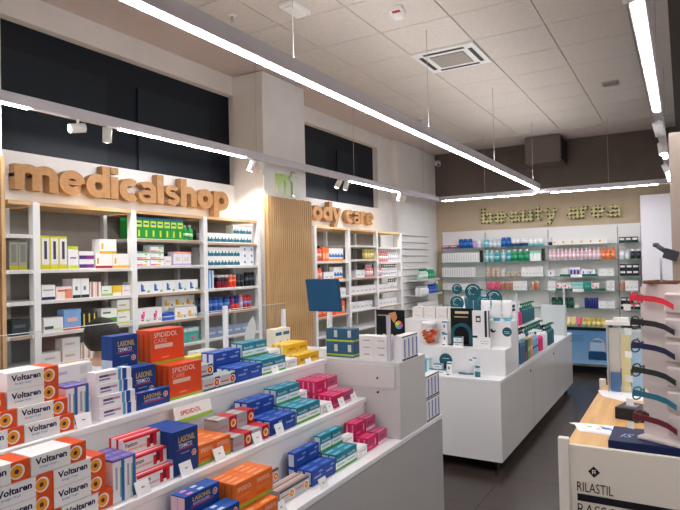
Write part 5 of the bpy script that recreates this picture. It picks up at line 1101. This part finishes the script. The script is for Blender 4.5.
for z, c, n in zip(rows, ('D81E34', '16181E', '1A2248', '182A26', '1A7088', '6A1A2C'), ('bright red', 'black', 'navy blue', 'dark green', 'teal', 'maroon')):
    glasses(z + .002, c, '%s framed reading glasses hung on the eyewear rack' % n)
g = thing('sunglasses', (RX + .02, RY - .005, NB + zt + .0012), 'brown tortoise sunglasses lying on top of eyewear rack', 'glasses', None, RA)
for s_ in (-1, 1): MB().lathe([(.004, 0), (.026, .002), (.024, .014), (.004, .016)], M('5A3420', .3), 14, .8, .03, .034 * s_).build('lens', g)
bx('bridge', g, .025, .032, -.012, .012, .006, .012, M('6A3E26', .3), .001)
for s_ in (-1, 1): bx('temple', g, .03, .15, .062 * s_ - .002, .062 * s_ + .002, .002, .012, M('6A3E26', .3), .0008)
# ------------------------------------------------------------------ pharmacist seated behind the desk
def skin(name, verts, edges, rad, mat, parent, sub=2, root=0):
    me = bpy.data.meshes.new(name); me.from_pydata(verts, edges, []); o = bpy.data.objects.new(name, me); COL.objects.link(o)
    if parent is not None: o.parent = parent
    md = o.modifiers.new('skin', 'SKIN'); md.use_smooth_shade = True; md.branch_smoothing = .6
    for i, r in enumerate(rad):
        v = me.skin_vertices[0].data[i]; v.radius = r if isinstance(r, tuple) else (r, r); v.use_root = (i == root)
    o.modifiers.new('sub', 'SUBSURF').levels = sub; o.modifiers['sub'].render_levels = sub
    bpy.context.view_layer.update(); dg = bpy.context.evaluated_depsgraph_get()
    nm = bpy.data.meshes.new_from_object(o.evaluated_get(dg)); o.modifiers.clear(); o.data = nm; nm.materials.clear(); nm.materials.append(mat)
    for p in nm.polygons: p.use_smooth = True
    return o
PX, PY = -2.935, 2.19
person = thing('person', (PX, PY, 0), 'person with dark hair in white coat seated behind the acrylic screen', 'person', rz=PI * .5 + .35)
SKIN = M('C79A80', .55)
# local: facing +x, left arm +y
V = [(0, 0, .56), (0, 0, .74), (.01, 0, .93), (.03, 0, 1.03), (.05, 0, 1.085), (.055, 0, 1.13), (.065, 0, 1.20), (.06, 0, 1.265)]
Ed = [(0, 1), (1, 2), (2, 3), (3, 4), (4, 5), (5, 6), (6, 7)]
Rr = [(.11, .09), (.09, .07), (.10, .07), (.07, .055), .046, .05, (.072, .088), (.05, .06)]
def add(v, e, r): V.append(v); Ed.append((e, len(V) - 1)); Rr.append(r); return len(V) - 1
add((.15, 0, 1.185), 6, .012)                                   # nose
for s_ in (-1, 1):
    add((.06, .078 * s_, 1.19), 6, .014)                         # ears
    a1 = add((.02, .17 * s_, 1.0), 3, .055); a2 = add((.06, .22 * s_, .80), a1, .042); a3 = add((.24, .17 * s_, .97 if s_ > 0 else .80), a2, .033)
    h = add((.30, .15 * s_, .985 if s_ > 0 else .80), a3, (.03, .018))
    for k, L in enumerate((.055, .065, .07, .06)):
        f1 = add((.33, (.15 + .018 * (k - 1.5)) * s_, .99 if s_ > 0 else .80), h, .009); add((.33 + L, (.15 + .02 * (k - 1.5)) * s_, .975 if s_ > 0 else .79), f1, .007)
    th = add((.31, (.15 - .045) * s_, .985 if s_ > 0 else .80), h, .009); add((.345, (.15 - .055) * s_, .975 if s_ > 0 else .79), th, .008)
    l1 = add((.05, .1 * s_, .54), 0, .085); l2 = add((.42, .12 * s_, .54), l1, .06); l3 = add((.42, .12 * s_, .28), l2, .05); l4 = add((.41, .12 * s_, .09), l3, .035); add((.5, .12 * s_, .045), l4, .035)
skin('body', V, Ed, Rr, SKIN, person)
COATW = M('EDEDF0', .7, kind='noise', col2='E2E2E8', scale=14.)
cv = [(0, 0, .50), (0, 0, .74), (.01, 0, .93), (.03, 0, 1.035), (.045, 0, 1.075)]; ce_ = [(0, 1), (1, 2), (2, 3), (3, 4)]; cr = [(.18, .16), (.15, .15), (.165, .155), (.13, .12), (.078, .075)]
for s_ in (-1, 1):
    b0 = len(cv); cv += [(.02, .17 * s_, 1.0), (.06, .22 * s_, .80), (.22, .175 * s_, .955 if s_ > 0 else .80)]; ce_ += [(3, b0), (b0, b0 + 1), (b0 + 1, b0 + 2)]; cr += [.088, .064, .046]
skin('coat', cv, ce_, cr, COATW, person)
tv = [(0, 0, .53)]; te = []; tr_ = [(.15, .13)]
for s_ in (-1, 1):
    b0 = len(tv); tv += [(.06, .1 * s_, .53), (.42, .12 * s_, .54), (.42, .12 * s_, .28), (.41, .12 * s_, .12)]; te += [(0, b0), (b0, b0 + 1), (b0 + 1, b0 + 2), (b0 + 2, b0 + 3)]; tr_ += [.1, .075, .065, .055]
skin('trousers', tv, te, tr_, M('2A2E3A', .8), person)
for s_ in (-1, 1): skin('shoe', [(.39, .12 * s_, .045), (.47, .12 * s_, .042), (.53, .12 * s_, .038)], [(0, 1), (1, 2)], [.045, .045, .04], M('1A1A1C', .5), person, 1)
HAIR = M('1A1614', .5, kind='noise', col2='0E0C0B', scale=60.)
hm = MB(); n = 20; vs = []; rows_ = 10
for i in range(rows_):
    th = PI * (.02 + .78 * i / (rows_ - 1))
    for k in range(n):
        ph = 2 * PI * k / n; fr = math.cos(ph)
        t2_ = min(th, PI * (.36 if fr > .55 else (.5 if fr > .1 else .8)))
        vs.append((.045 + .112 * math.sin(t2_) * math.cos(ph), .1 * math.sin(t2_) * math.sin(ph) * (1 + .05 * math.sin(5 * ph)), 1.215 + .105 * math.cos(t2_)))
fs = [(i * n + k, i * n + (k + 1) % n, (i + 1) * n + (k + 1) % n, (i + 1) * n + k) for i in range(rows_ - 1) for k in range(n)] + [tuple(range(n))]
hm.add(vs, fs, HAIR, True); hm.build('hair', person)
for s_ in (-1, 1): MB().lathe([(.001, -.008), (.007, -.004), (.008, 0), (.007, .004), (.001, .008)], M('201814', .3), 10).build('eye', person, loc=(.128, .03 * s_, 1.2))
MB().lathe([(.001, -.006), (.016, 0), (.001, .006)], M('A8605A', .5), 10).build('mouth', person, loc=(.126, 0, 1.145))
t = thing('stool', (PX, PY, 0), 'grey round stool under the seated person', 'stool'); MB().lathe([(.13, .30), (.14, .31), (.14, .33), (.13, .338)], M('4A4A50', .6), 20).build('seat', t); MB().cyl((0, 0, .05), (0, 0, .30), .025, CHROME, 12).build('column', t)
for k in range(5): MB().cyl((0, 0, .06), (.2 * math.cos(k * 1.257), .2 * math.sin(k * 1.257), .02), .018, CHROME, 8).build('leg', t)
